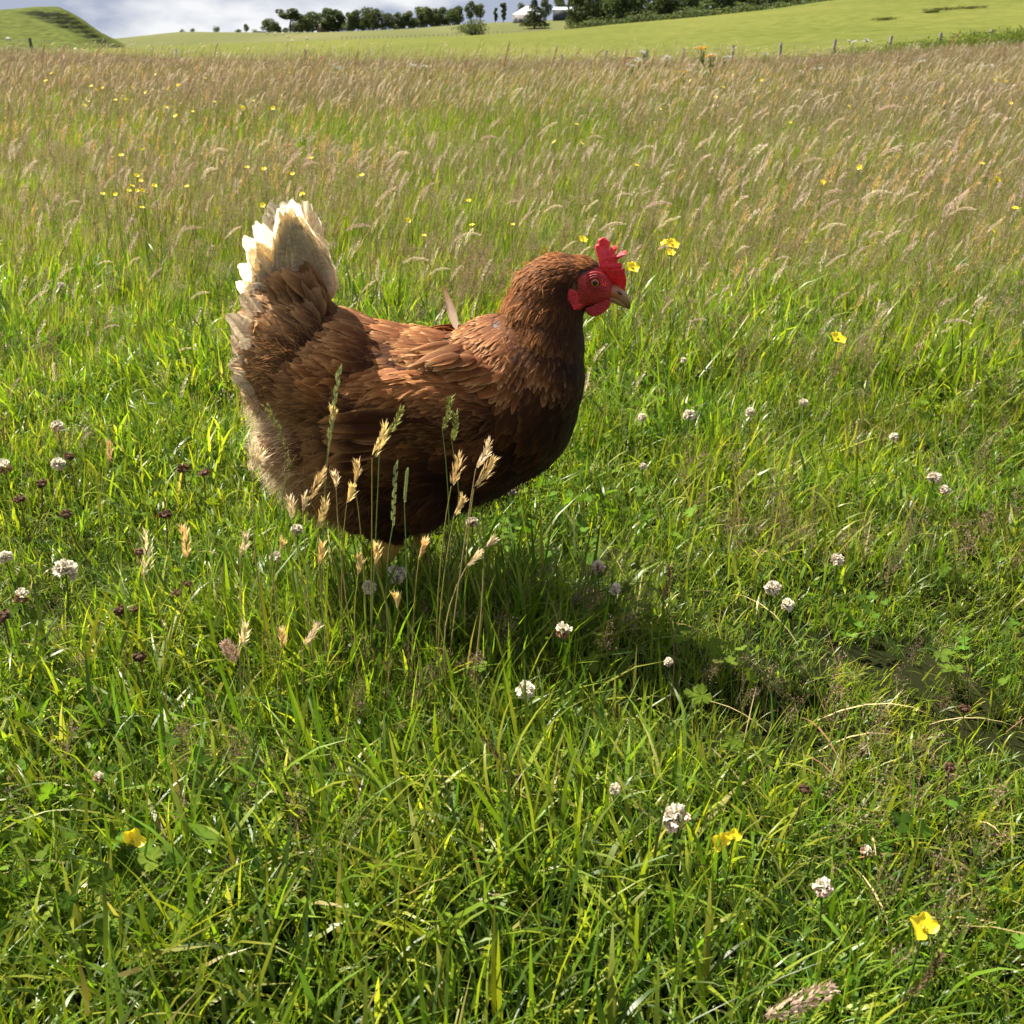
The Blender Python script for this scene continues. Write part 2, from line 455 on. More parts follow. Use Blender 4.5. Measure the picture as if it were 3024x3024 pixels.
bb = Buf()
blob(bb, 765, 800, 245, 172, .096)
blob(bb, 700, 830, 190, 150, .090)
blob(bb, 860, 790, 190, 152, .092)
blob(bb, 952, 752, 142, 152, .082)
blob(bb, 1008, 708, 94, 116, .070)
blob(bb, 1022, 648, 78, 95, .056)
blob(bb, 1024, 597, 74, 82, .044)
blob(bb, 1036, 555, 66, 66, .036)
blob(bb, 1055, 530, 62, 50, .030)
blob(bb, 1090, 528, 52, 44, .0255)
blob(bb, 1112, 538, 42, 40, .0225)
blob(bb, 1135, 548, 24, 26, .016)
blob(bb, 640, 720, 150, 125, .078)
blob(bb, 575, 690, 105, 135, .064)
blob(bb, 555, 640, 78, 95, .050)
blob(bb, 562, 575, 48, 70, .032)
blob(bb, 592, 640, 66, 80, .044)
blob(bb, 668, 668, 85, 55, .048, 20)
blob(bb, 725, 705, 120, 90, .066)
blob(bb, 585, 820, 78, 80, .075)
blob(bb, 640, 880, 80, 70, .075)
for sy in (-1, 1):
    blob(bb, 735, 900, 92, 70, .044, 0, sy * .040)
    blob(bb, 795, 893, 90, 64, .044, 0, sy * .040)
    blob(bb, 760, 930, 58, 44, .030, 0, sy * .042)
tmp = bb.build("hen_core", None)
md = tmp.modifiers.new("r", 'REMESH'); md.mode = 'VOXEL'; md.voxel_size = 0.0045; md.use_smooth_shade = True
ms = tmp.modifiers.new("s", 'SMOOTH'); ms.factor = 0.5; ms.iterations = 9
bpy.context.view_layer.update()
dg = bpy.context.evaluated_depsgraph_get()
core = bpy.data.meshes.new_from_object(tmp.evaluated_get(dg))
bpy.data.objects.remove(tmp, do_unlink=True)
nv_ = len(core.vertices)
BV = np.empty(nv_ * 3, np.float32); core.vertices.foreach_get("co", BV); BV = BV.reshape(-1, 3).astype(float)
BN = np.empty(nv_ * 3, np.float32); core.vertices.foreach_get("normal", BN); BN = BN.reshape(-1, 3).astype(float)
core.calc_loop_triangles()
BT = np.empty(len(core.loop_triangles) * 3, np.int32); core.loop_triangles.foreach_get("vertices", BT); BT = BT.reshape(-1, 3)

RUST, ORANGE, DARK = np.array([.036, .0100, .0030]), np.array([.38, .140, .037]), np.array([.011, .0034, .0016])  # flank and breast are darker rust, with their shade put into these tones too
CHEST = np.array([.15, .045, .012])
TAN, CREAM, BUFF = np.array([.33, .165, .065]), np.array([.92, .80, .58]), np.array([.62, .42, .24])
FACE = np.array([.34, .016, .018])

def face_mask(P):                            # bare red skin round the eye
    vx, vy = hview(P)
    e = ((vx - 1122) / 40.0) ** 2 + ((vy - 535) / 34.0) ** 2
    e2 = ((vx - 1095) / 26.0) ** 2 + ((vy - 548) / 28.0) ** 2
    brow = vy < 512 - (vx - 1100) * -0.25 - 14
    return (np.minimum(e, e2) < 1.0) & (vy > 500 + np.clip(1118 - vx, 0, 80) * -0.02 - 0.0 * brow)
fm = face_mask(BV)
_bx, _by = hview(BV)
bc = np.where(fm[:, None], FACE, np.where(((_bx < 660) & (_by < 760))[:, None], TAN * .7, DARK * 0.9))
a = core.color_attributes.new("Col", 'FLOAT_COLOR', 'POINT')
a.data.foreach_set("color", np.concatenate([bc, np.ones((nv_, 1))], 1).astype(np.float32).ravel())
core.materials.clear(); core.materials.append(M_SKIN)
body = bpy.data.objects.new("body", core); COL.objects.link(body); body.parent = hen

def feather_mat(name="feather", trans=.30):
    m, n, l, out = new_mat(name)
    at = n.new("ShaderNodeAttribute"); at.attribute_name = "Col"
    uv = n.new("ShaderNodeAttribute"); uv.attribute_name = "uvp"
    sp = n.new("ShaderNodeSeparateXYZ"); l.new(uv.outputs["Vector"], sp.inputs[0])
    ab = n.new("ShaderNodeMath"); ab.operation = 'ABSOLUTE'; l.new(sp.outputs[0], ab.inputs[0])
    # barbs slant away from the shaft
    sl = n.new("ShaderNodeMath"); sl.operation = 'MULTIPLY_ADD'; sl.inputs[1].default_value = -0.35
    l.new(ab.outputs[0], sl.inputs[0]); l.new(sp.outputs[1], sl.inputs[2])
    cb = n.new("ShaderNodeCombineXYZ"); sc = n.new("ShaderNodeMath"); sc.operation = 'MULTIPLY'; sc.inputs[1].default_value = 38.0
    l.new(sl.outputs[0], sc.inputs[0]); l.new(sc.outputs[0], cb.inputs[1])
    x3 = n.new("ShaderNodeMath"); x3.operation = 'MULTIPLY'; x3.inputs[1].default_value = 1.5
    l.new(sp.outputs[0], x3.inputs[0]); l.new(x3.outputs[0], cb.inputs[0])
    geo = n.new("ShaderNodeNewGeometry"); ad = n.new("ShaderNodeVectorMath"); ad.operation = 'MULTIPLY_ADD'
    ad.inputs[1].default_value = (30, 30, 30); l.new(geo.outputs["Position"], ad.inputs[0]); l.new(cb.outputs[0], ad.inputs[2])
    nz = n.new("ShaderNodeTexNoise"); nz.inputs["Scale"].default_value = 1.0; nz.inputs["Detail"].default_value = 4
    l.new(ad.outputs[0], nz.inputs["Vector"])
    mr = n.new("ShaderNodeMapRange"); mr.inputs[1].default_value = 0.25; mr.inputs[2].default_value = 0.75; mr.inputs[3].default_value = 0.66; mr.inputs[4].default_value = 1.32
    l.new(nz.outputs["Fac"], mr.inputs[0])
    mm = n.new("ShaderNodeMix"); mm.data_type = 'RGBA'; mm.blend_type = 'MULTIPLY'; mm.inputs[0].default_value = 1
    l.new(at.outputs["Color"], mm.inputs[6]); l.new(mr.outputs[0], mm.inputs[7])
    p = n.new("ShaderNodeBsdfPrincipled"); p.inputs["Roughness"].default_value = 0.6; p.inputs["Specular IOR Level"].default_value = 0.12
    p.inputs["Sheen Weight"].default_value = 0.05; p.inputs["Sheen Roughness"].default_value = 0.4
    l.new(mm.outputs[2], p.inputs["Base Color"])
    bp = n.new("ShaderNodeBump"); bp.inputs["Strength"].default_value = 0.5; bp.inputs["Distance"].default_value = 0.0006
    l.new(nz.outputs["Fac"], bp.inputs["Height"]); l.new(bp.outputs[0], p.inputs["Normal"])
    tr = n.new("ShaderNodeBsdfTranslucent"); l.new(mm.outputs[2], tr.inputs["Color"])
    mx = n.new("ShaderNodeMixShader"); mx.inputs[0].default_value = trans
    l.new(p.outputs[0], mx.inputs[1]); l.new(tr.outputs[0], mx.inputs[2]); l.new(mx.outputs[0], out.inputs["Surface"])
    return m
M_FEATHER = feather_mat()
M_TAIL = feather_mat("tail_feather", .62)

def feathers(buf, p, nrm, d, L, W, lift, curv, c0, c1, rng, rows=6, cols=7, ragged=0.16, tipround=0.35, camber=0.11, edge=None, edge_w=0.0, tpow=1.6):
    n = len(p)
    L, W, lift, curv = [np.broadcast_to(np.asarray(q, float), (n,)) for q in (L, W, lift, curv)]
    nrm = unit(nrm); d = unit(d - (d * nrm).sum(1, keepdims=True) * nrm); s = np.cross(nrm, d)
    c = np.linspace(-1, 1, cols); v = np.linspace(0, 1, rows)
    prof = np.interp(v, [0, .12, .35, .7, .9, 1], [.25, .62, .95, 1.0, .92, .74])
    lenc = (1 - tipround * np.abs(c) ** 2.2)[None] * (1 + ragged * (rng.random((n, cols)) - 0.6))
    al = v[None, :, None] * lenc[:, None, :] * L[:, None, None]                                  # along
    skew = 1 + 0.12 * (rng.random((n, 1, cols)) - .5)
    ac = (c[None, None] * prof[None, :, None] * W[:, None, None]) * skew                          # across
    sway = (rng.random(n) - .5)[:, None, None] * 0.25 * (al / L[:, None, None]) ** 2 * L[:, None, None]
    up = lift[:, None, None] * al - curv[:, None, None] * al ** 2 + camber * W[:, None, None] * (1 - c ** 2)[None, None] + (rng.random((n, 1, cols)) - .5) * 0.06 * L[:, None, None] * v[None, :, None]
    up = up + rng.random(n)[:, None, None] * 0.0012
    P = p[:, None, None] + al[..., None] * d[:, None, None] + (ac + sway)[..., None] * s[:, None, None] + up[..., None] * nrm[:, None, None]
    c0 = np.broadcast_to(c0, (n, 3)); c1 = np.broadcast_to(c1, (n, 3))
    t = (v[None, :, None, None]) ** tpow
    C = c0[:, None, None] * (1 - t) + c1[:, None, None] * t
    C = np.broadcast_to(C, P.shape).copy()
    if edge is not None:
        ed = np.broadcast_to(edge, (n, 3))
        ew = np.broadcast_to(np.asarray(edge_w, float), (n,))
        m = np.maximum(np.clip((np.abs(c) - .62) / .38, 0, 1)[None, None, :], np.clip((v - .72) / .28, 0, 1)[None, :, None]) * v[None, :, None]
        m = (m * ew[:, None, None])[..., None]
        C = C * (1 - m) + ed[:, None, None] * m
    C *= (0.88 + 0.24 * rng.random((n, 1, 1, 1))) * (0.93 + 0.14 * rng.random((n, 1, cols, 1)))
    U = np.stack(np.broadcast_arrays(c[None, None], v[None, :, None] + rng.random((n, 1, 1)) * 7), -1)
    gf = grid_faces(rows, cols)
    F = (gf[None] + (np.arange(n) * rows * cols)[:, None, None]).reshape(-1, 4)
    buf.add(P.reshape(-1, 3), F, C.reshape(-1, 3), U.reshape(-1, 2))

def down(buf, p, nrm, d, L, col, rng, width=0.0005, lift=0.5):
    """loose downy barbs"""
    n = len(p); dd = unit(d + nrm * lift + rng.normal(0, .45, (n, 3))); s = unit(np.cross(dd, rng.normal(0, 1, (n, 3))))
    L = (L * (0.5 + rng.random(n)))[:, None]
    droop = np.array([0, 0, -0.12]) * L
    q0, q1, q2 = p, p + dd * L * .55, p + dd * L + droop
    V = np.stack([q0 - s * width, q0 + s * width, q1 - s * width * .7, q1 + s * width * .7, q2], 1)
    F4 = np.array([[0, 1, 3, 2]]); F3 = np.array([[2, 3, 4]])
    k = (np.arange(n) * 5)[:, None, None]
    C = np.repeat((np.broadcast_to(col, (n, 3)) * (0.75 + 0.5 * rng.random((n, 1)))), 5, 0)
    n0 = buf.n
    buf.add(V.reshape(-1, 3), (F4[None] + k).reshape(-1, 4), C)
    buf.F3.append((F3[None] + k).reshape(-1, 3) + n0)

# view x, y, flow x, flow y, length cm, half width cm, colour at base, tip, edge weight
FLOW = [
    (1085, 490, -1, .12, .9, .22, RUST, ORANGE, .0), (1050, 492, -.95, .35, 1.2, .26, RUST, ORANGE, .2), (1070, 530, -.8, .6, 1.0, .28, RUST, RUST, .0),
    (990, 520, -.66, .75, 1.4, .32, RUST, ORANGE, .45), (945, 580, -.42, .9, 1.5, .36, CHEST, ORANGE, .85), (1010, 580, -.45, .9, 2.2, .42, RUST, ORANGE, .45),
    (1065, 600, -.15, 1, 1.8, .5, RUST, RUST, .12), (930, 640, -.55, .84, 1.6, .42, CHEST, ORANGE, .9), (985, 660, -.42, .9, 2.6, .5, RUST, ORANGE, .55),
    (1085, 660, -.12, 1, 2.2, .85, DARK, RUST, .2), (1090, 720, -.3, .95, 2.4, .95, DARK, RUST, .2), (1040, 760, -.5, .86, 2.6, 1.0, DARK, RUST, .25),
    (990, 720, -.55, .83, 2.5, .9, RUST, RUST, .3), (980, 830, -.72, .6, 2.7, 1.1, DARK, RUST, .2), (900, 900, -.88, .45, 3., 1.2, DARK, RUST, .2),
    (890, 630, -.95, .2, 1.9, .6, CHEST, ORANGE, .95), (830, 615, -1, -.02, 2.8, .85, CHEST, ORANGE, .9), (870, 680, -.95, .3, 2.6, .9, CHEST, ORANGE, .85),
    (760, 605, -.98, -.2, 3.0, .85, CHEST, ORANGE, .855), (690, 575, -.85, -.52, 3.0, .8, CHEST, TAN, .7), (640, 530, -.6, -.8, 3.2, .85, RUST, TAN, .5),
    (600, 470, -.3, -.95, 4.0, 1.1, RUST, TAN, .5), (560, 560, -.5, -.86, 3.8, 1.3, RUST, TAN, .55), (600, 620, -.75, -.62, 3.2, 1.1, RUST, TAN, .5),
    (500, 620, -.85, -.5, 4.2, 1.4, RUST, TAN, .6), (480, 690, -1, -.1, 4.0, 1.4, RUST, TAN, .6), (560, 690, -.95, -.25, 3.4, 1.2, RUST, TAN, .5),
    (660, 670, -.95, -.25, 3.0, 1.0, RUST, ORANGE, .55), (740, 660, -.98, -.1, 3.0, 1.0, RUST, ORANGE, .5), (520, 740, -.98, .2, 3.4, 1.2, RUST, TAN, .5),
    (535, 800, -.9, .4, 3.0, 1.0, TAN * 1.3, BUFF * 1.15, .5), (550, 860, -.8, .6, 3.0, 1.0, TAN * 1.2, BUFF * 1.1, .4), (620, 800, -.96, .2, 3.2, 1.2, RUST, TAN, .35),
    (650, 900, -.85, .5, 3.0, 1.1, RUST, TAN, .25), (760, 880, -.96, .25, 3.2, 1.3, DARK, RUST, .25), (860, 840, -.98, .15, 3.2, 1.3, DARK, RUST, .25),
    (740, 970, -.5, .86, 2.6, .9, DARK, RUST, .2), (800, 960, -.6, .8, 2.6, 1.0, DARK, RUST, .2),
]
_fxy = np.array([[q[0], q[1]] for q in FLOW], float); _fv = np.array([[q[2], -q[3] / .94, q[4], q[5], q[8]] for q in FLOW], float)
_fc0 = np.array([q[6] for q in FLOW]); _fc1 = np.array([q[7] for q in FLOW])
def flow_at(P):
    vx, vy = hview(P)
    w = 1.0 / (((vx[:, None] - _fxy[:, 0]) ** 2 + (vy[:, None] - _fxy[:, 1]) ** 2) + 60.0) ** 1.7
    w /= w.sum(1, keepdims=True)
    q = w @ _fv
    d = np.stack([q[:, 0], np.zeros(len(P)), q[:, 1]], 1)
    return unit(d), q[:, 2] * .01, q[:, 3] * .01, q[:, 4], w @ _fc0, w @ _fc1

def sample_body(n, rng):
    A = BV[BT]; cr = np.cross(A[:, 1] - A[:, 0], A[:, 2] - A[:, 0]); ar = np.linalg.norm(cr, axis=1)
    vx, vy = hview(A.mean(1))
    dens = 1.0 + 2.6 * np.clip((vx - 900) / 60, 0, 1) * np.clip((700 - vy) / 60, 0, 1) + 5.0 * np.clip((vx - 1020) / 40, 0, 1) * np.clip((575 - vy) / 40, 0, 1)
    pr = ar * dens; i = rng.choice(len(BT), n, p=pr / pr.sum())
    r1, r2 = np.sqrt(rng.random(n)), rng.random(n); w = np.stack([1 - r1, r1 * (1 - r2), r1 * r2], 1)
    return (BV[BT[i]] * w[..., None]).sum(1), unit((BN[BT[i]] * w[..., None]).sum(1))

hr = np.random.default_rng(11)
P, N = sample_body(12500, hr)
vx, vy = hview(P)
keep = ~face_mask(P) & ~((vx > 1128) & (vy < 590)) & ~((vy < 535 + np.clip(620 - vx, 0, 200) * .55) & (vx < 800) & (vx > 470)) & ~((vy < 560) & (vx < 800))
P, N = P[keep], N[keep]; vx, vy = vx[keep], vy[keep]
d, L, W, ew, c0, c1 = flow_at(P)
jit = hr.normal(0, .13, P.shape); d = unit(d + jit)
L = L * (0.85 + .6 * hr.random(len(P))); W = W * (0.6 + .35 * hr.random(len(P)))
rad = np.interp(vx, [450, 600, 900, 1000, 1100, 1150], [.07, .09, .09, .06, .04, .022])
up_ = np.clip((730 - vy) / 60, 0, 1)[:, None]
edgec = np.where((vx > 900)[:, None], np.array([.58, .35, .18]), np.array([.62, .37, .16])) * up_ + np.array([.19, .085, .03]) * (1 - up_)  # sunlit upper edges pale gold, shaded lower edges dull: light put into the colour
regions = {"neck_hackle": (vx > 905) & (vy < 725) & (vx - 905 + (725 - vy) * .2 > 20), "tail_coverts": (vx < 655) & (vy < 745)}
done = np.zeros(len(P), bool)
def coat(name, m, **kw):
    bf = Buf()
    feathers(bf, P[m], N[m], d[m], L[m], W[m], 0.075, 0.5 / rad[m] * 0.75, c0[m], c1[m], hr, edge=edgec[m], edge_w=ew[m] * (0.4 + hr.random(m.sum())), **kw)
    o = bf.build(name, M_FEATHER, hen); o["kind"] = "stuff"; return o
for nm, m in regions.items():
    m = m & ~done; done |= m
    coat(nm, m, rows=5, cols=5 if nm == "neck_hackle" else 7, ragged=.3, tipround=.55 if nm == "neck_hackle" else .35)
m = ~done & (vx > 960); done |= m
coat("breast_plumage", m, rows=5, cols=7, ragged=.22)
m = ~done & (vy < 700) ; done |= m
coat("back_plumage", m, rows=6, cols=7, ragged=.26)
coat("flank_plumage", ~done, rows=6, cols=8, ragged=.3)

# loose down on rump, belly and thighs
Pd, Nd = sample_body(60000, hr); vx, vy = hview(Pd)
wd = np.clip((640 - vx) / 80, 0, 1) * np.clip((vy - 560) / 60, 0, 1) + np.clip((vy - 840) / 80, 0, 1) * .8 + .05
k = (hr.random(len(Pd)) < wd * .8) & (vx < 1060); Pd, Nd = Pd[k], Nd[k]; vx, vy = vx[k], vy[k]
dd, Ld, *_r = flow_at(Pd); cc = _r[3]
pale = np.clip((590 - vx) / 60, 0, 1) * np.clip((vy - 735) / 30, 0, 1)
cc = cc * (1 - pale[:, None]) + (CREAM * .55 + BUFF * .45) * pale[:, None]
bf = Buf(); down(bf, Pd, Nd, dd, .017 + .006 * pale, cc, hr, width=.00032)
o = bf.build("belly_down", M_FEATHER, hen); o["kind"] = "stuff"

# wings: a covert-clad wing with its flight feathers as pieces
def make_wing(sy):
    wb = Buf()
    c = hp(800, 738, sy * .070)
    ellipsoid(wb, c, 150 * HS, .026, 78 * HS, math.radians(-6), 28, 16)
    wb.C = [np.tile(DARK, (len(v), 1)) for v in wb.V]
    wing = wb.build("wing", M_FEATHER, hen)
    V = np.concatenate(wb.V); vx, vy = hview(V)
    # coverts
    n = 900
    th = hr.random(n) * 2 * math.pi; rr = np.sqrt(hr.random(n)) * .97
    ex, ez = np.cos(th) * rr, np.sin(th) * rr
    ey = np.sqrt(np.maximum(0, 1 - rr ** 2))
    ang = math.radians(-6); ca, sa = math.cos(ang), math.sin(ang)
    rx, rz = 150 * HS, 78 * HS
    pp = np.stack([c[0] + ex * rx * ca - ez * rz * sa, c[1] + sy * ey * .026, c[2] + ex * rx * sa + ez * rz * ca], 1)
    nn = unit(np.stack([ex / rx, sy * ey / .026, ez / rz], 1))
    back = (1 - ex) / 2
    dirs = np.stack([-np.ones(n), np.zeros(n), -.10 - .25 * (ez - .2)], 1) + hr.normal(0, .1, (n, 3))
    Lc = (.030 + .022 * back) * (.8 + .4 * hr.random(n)); Wc = (.0042 + .0042 * back) * (.8 + .4 * hr.random(n))
    top = np.clip((ez - .12) / .75, 0, 1)[:, None] ** 1.6
    cb0 = RUST * (1 - top) + CHEST * 1.4 * top; cb1 = RUST * 1.3 * (1 - top) + ORANGE * 1.05 * top  # sunlit top of the wing and shaded lower part painted into the coverts
    cf = Buf(); feathers(cf, pp, nn, dirs, Lc, Wc, .09, 2.6, cb0, cb1, hr, rows=6, cols=7, ragged=.34, edge=np.array([.50, .26, .10]), edge_w=.25 + .5 * top[:, 0])
    co = cf.build("wing_coverts", M_FEATHER, wing); co["kind"] = "stuff"
    for i in range(11):
        t = i / 10
        st = hp(760 - 30 * t + 60 * (1 - t), 735 + 62 * t, sy * (.098 - .004 * t))
        en = hp(628 + 22 * t, 735 + 95 * t, sy * (.080 + .002 * i))
        f1 = Buf()
        dv = en - st
        feathers(f1, st[None], np.array([[0.0, sy, .15]]), dv[None], [np.linalg.norm(dv)], [.0115], 0.02, 0.9, RUST * (1.1 - .3 * t), RUST * (1.25 - .3 * t), hr, rows=10, cols=7, ragged=.12, edge=np.array([.55, .27, .10]), edge_w=.6)
        f1.build("flight_feather", M_FEATHER, wing)
    return wing
make_wing(-1); make_wing(1)
for sy in (-1, 1):                            # scapulars bridge back and wing
    n = 90; q = hr.random(n); bx = 862 + 105 * q + hr.normal(0, 6, n); by = 628 + 68 * q + hr.normal(0, 7, n) + (22 if sy > 0 else 0)
    pb_ = np.array([hp(a_, b_) for a_, b_ in zip(bx, by)]); pb_[:, 1] = sy * (.058 + .016 * hr.random(n))
    bf = Buf(); feathers(bf, pb_, np.tile([0, sy * .75, .66], (n, 1)), np.stack([-np.ones(n), 0 * q, -.30 - .25 * q], 1) + hr.normal(0, .08, (n, 3)), .034 + .016 * hr.random(n), .0052 + .002 * hr.random(n), .05, 2.2, CHEST, ORANGE, hr, rows=6, cols=7, ragged=.3, edge=np.array([.60, .36, .16]), edge_w=.8)
    o = bf.build("scapulars", M_FEATHER, hen); o["kind"] = "stuff"

# tail: every large feather is a piece
tail_arc = np.array([(562, 418), (552, 398), (540, 384), (526, 377), (512, 380), (498, 393), (486, 412), (477, 438), (469, 468), (466, 496), (468, 524), (474, 552)], float)
tail_tips = [tuple(np.array([np.interp(q, np.linspace(0, 1, 12), tail_arc[:, k]) for k in (0, 1)]) + hr.normal(0, 1.5, 2)) for q in np.linspace(0, 1, 12)]
for sy in (-1, 1):
    for i, (tx, ty) in enumerate(tail_tips):
        t = i / (len(tail_tips) - 1)
        if sy > 0: tx, ty = tx + 8 - 10 * t, ty - 4 + 6 * t
        st = hp(606 - 50 * t, 578 + 62 * t, sy * (.006 + .018 * t))
        en = hp(tx, ty, sy * (.010 + .052 * t))
        dv = en - st
        nrm = np.array([-.25 + .1 * hr.random(), sy * 1.0, .25])
        f1 = Buf()
        base = TAN * 1.3 * (1 - t) + BUFF * t
        feathers(f1, st[None], nrm[None], dv[None], [np.linalg.norm(dv) * (1 + .03 * hr.random())], [.0225], .03 + .02 * hr.random(), .5, base, CREAM, hr, rows=18, cols=17, ragged=.03, tipround=.40, camber=.06, edge=CREAM * (.9 + .15 * t), edge_w=.5 + .4 * t, tpow=.75 - .25 * t)
        f1.build("tail_feather", M_TAIL, hen)
for sy in (-1, 1):                            # a shorter inner layer closes the gaps
    for q in np.linspace(.05, .95, 9):
        tx, ty = [np.interp(q, np.linspace(0, 1, 12), tail_arc[:, k]) for k in (0, 1)]
        st = hp(604 - 48 * q, 580 + 60 * q, sy * (.004 + .016 * q)); en = hp(tx, ty, sy * (.006 + .046 * q)); dv = (en - st) * .90
        f1 = Buf(); feathers(f1, st[None], np.array([[-.2, sy, .25]]), dv[None], [np.linalg.norm(dv)], [.0215], .03, .5, TAN * 1.4 * (1 - q) + BUFF * q, CREAM * .97, hr, rows=16, cols=15, ragged=.04, tipround=.36, camber=.06, edge=CREAM, edge_w=.7, tpow=.7)
        f1.build("tail_feather", M_TAIL, hen)
low = [(452, 545, 560, 640, .045), (440, 572, 548, 655, .05), (437, 596, 540, 670, .04), (438, 625, 545, 690, .05), (443, 655, 548, 700, .045), (447, 690, 555, 715, .05), (462, 716, 565, 730, .045), (478, 735, 575, 745, .05), (500, 560, 590, 640, .035), (520, 520, 600, 610, .03)]
for sy in (-1, 1):
    for k_, (tx, ty, bx, by, w) in enumerate(low):
        if sy > 0 and k_ % 3: continue
        tx += 6
        if sy > 0: tx, ty = tx + 14, ty - 12
        st, en = hp(bx, by, sy * w * .95), hp(tx, ty, sy * (w * .9 + .012)); dv = en - st
        f1 = Buf()
        feathers(f1, st[None], np.array([[-.15, sy, .2]]), dv[None], [np.linalg.norm(dv)], [.0185], .05, 1.0, BUFF * .75, CREAM, hr, tpow=.8, rows=12, cols=13, ragged=.05, tipround=.42, camber=.08, edge=BUFF * .4 + CREAM * .6, edge_w=.7)
        f1.build("tail_feather", M_TAIL, hen)
# coverts overlapping the foot of the tail
for sy in (-1, 1):
    for i in range(46):
        t = hr.random(); q = hr.random()
        bx, by = 618 - 78 * t + hr.normal(0, 6), 578 + 85 * t + hr.normal(0, 8)
        an = math.radians(-102 - 62 * t + hr.normal(0, 8)); ln = (58 + 50 * q) * (1 - .35 * t)
        if sy > 0: bx -= 22 * (1 - t)
        tx, ty = bx + math.cos(an) * ln, by + math.sin(an) * ln
        yo = .014 + .030 * t + .012 * (1 - q)
        st, en = hp(bx, by, sy * yo), hp(tx, ty, sy * (yo + .010 + .012 * t)); dv = en - st
        tip = (TAN * 1.35) * (1 - t * .9) + (BUFF * .6 + CREAM * .4) * t * .9
        f1 = Buf(); feathers(f1, st[None], np.array([[-.2, sy, .2]]), dv[None], [np.linalg.norm(dv)], [.010 + .004 * hr.random()], .06, 1.0, RUST * 1.5 * (1 - t) + TAN * t, tip, hr, rows=9, cols=9, ragged=.22, camber=.08, edge=BUFF * .7 + CREAM * .3 * t, edge_w=.35 + .4 * t)
        f1.build("tail_covert", M_TAIL, hen)
# soft loose barbs along the rear of the tail
q = hr.random(700); ex_, ey_ = np.interp(q, [0, .25, .45, .6, .8, 1], [600, 545, 490, 478, 462, 500]), np.interp(q, [0, .25, .45, .6, .8, 1], [470, 405, 450, 545, 640, 745])
ex_ = ex_ + hr.random(700) * 34; sgn = np.where(hr.random(700) < .5, -1, 1); pq = np.array([hp(a_, b_) for a_, b_ in zip(ex_, ey_)]); pq[:, 1] = sgn * (.012 + .045 * q * hr.random(700))
bf = Buf(); down(bf, pq, np.stack([0 * q, sgn, 0 * q], 1), np.stack([-.6 + 0 * q, 0 * q, np.interp(q, [0, .5, .75, 1], [.9, .6, -.1, -.6])], 1), np.full(700, .011), BUFF * .3 + CREAM * .7, hr, lift=.15, width=.00022)
o = bf.build("tail_fringe", M_FEATHER, hen); o["kind"] = "stuff"
# one feather stuck up behind the back
st, en = hp(858, 634, .03), hp(834, 562, .05); f1 = Buf()
feathers(f1, st[None], np.array([[.2, -1.0, .3]]), (en - st)[None], [np.linalg.norm(en - st)], [.0050], .02, .3, CREAM, TAN * 1.3, hr, rows=10, cols=7, ragged=.08)
o = f1.build("back_feather", M_FEATHER, hen); o["label"] = "single buff feather standing up from the back"

# head furniture ---------------------------------------------------------
from mathutils.geometry import tessellate_polygon
def zpt(zx, zy, y=0.0):                      # point from a close look at the head
    return hp((1500 + zx * 450 / 1932) / DK, (650 + zy * 450 / 1932) / DK, y)
def plate(name, outline, y0, thick, bend, mat, col, parent, rim=.0006):
    P2 = np.array([zpt(a, b_) for a, b_ in outline]); k = len(P2)
    tv = unit(np.roll(P2, -1, 0) - np.roll(P2, 1, 0)); nout = np.stack([tv[:, 2], np.zeros(k), -tv[:, 0]], 1)
    area = 0.5 * np.sum(P2[:, 0] * np.roll(P2[:, 2], -1) - np.roll(P2[:, 0], -1) * P2[:, 2])
    if area < 0: nout = -nout
    tri = np.array(tessellate_polygon([[Vector((p[0], p[2], 0)) for p in P2]]))
    bf = Buf(); yb = np.array([bend(p) for p in P2])
    def ring(off, dy): R = P2 + nout * off; R = R.copy(); R[:, 1] = y0 + yb + dy; return R
    R = [ring(-rim, -thick), ring(0, -thick * .75), ring(rim * .5, 0), ring(0, thick * .75), ring(-rim, thick)]
    bf.add(np.concatenate(R), grid_faces(5, k, closed=True), col)
    bf.add(R[0], tri, col); bf.add(R[-1], tri[:, ::-1], col)
    return bf.build(name, mat, parent)
def densify(pts, per=4):                     # rounded outline through the points
    pts = np.array(pts, float); n = len(pts); out = []
    for i in range(n):
        p0, p1, p2, p3 = pts[i - 1], pts[i], pts[(i + 1) % n], pts[(i + 2) % n]
        for j in range(per):
            t = j / per
            out.append(.5 * ((2 * p1) + (-p0 + p2) * t + (2 * p0 - 5 * p1 + 4 * p2 - p3) * t ** 2 + (-p0 + 3 * p1 - 3 * p2 + p3) * t ** 3))
    return [tuple(q) for q in out]
RED = np.array([.62, .018, .03])
comb = densify([(1150, 520), (1112, 390), (1105, 325), (1148, 300), (1150, 248), (1210, 226), (1262, 262), (1300, 300), (1284, 380), (1338, 340), (1388, 352), (1368, 404), (1332, 452), (1420, 415), (1484, 386), (1504, 402), (1474, 440), (1400, 486), (1378, 552), (1410, 536), (1446, 552), (1432, 616), (1474, 602), (1476, 660), (1500, 760), (1490, 860), (1470, 930), (1360, 890), (1270, 810), (1205, 710), (1160, 600)], 4)
plate("comb", comb, -.001, .0021, lambda p: -.004 * math.sin((p[2] - zpt(1250, 700)[2]) * 130) - .004 * math.sin(p[0] * 160), M_SKIN, RED, hen)
wat = densify([(965, 1020), (1060, 985), (1180, 975), (1275, 1000), (1278, 1060), (1220, 1130), (1130, 1180), (1060, 1190), (1000, 1150), (962, 1090)], 4)
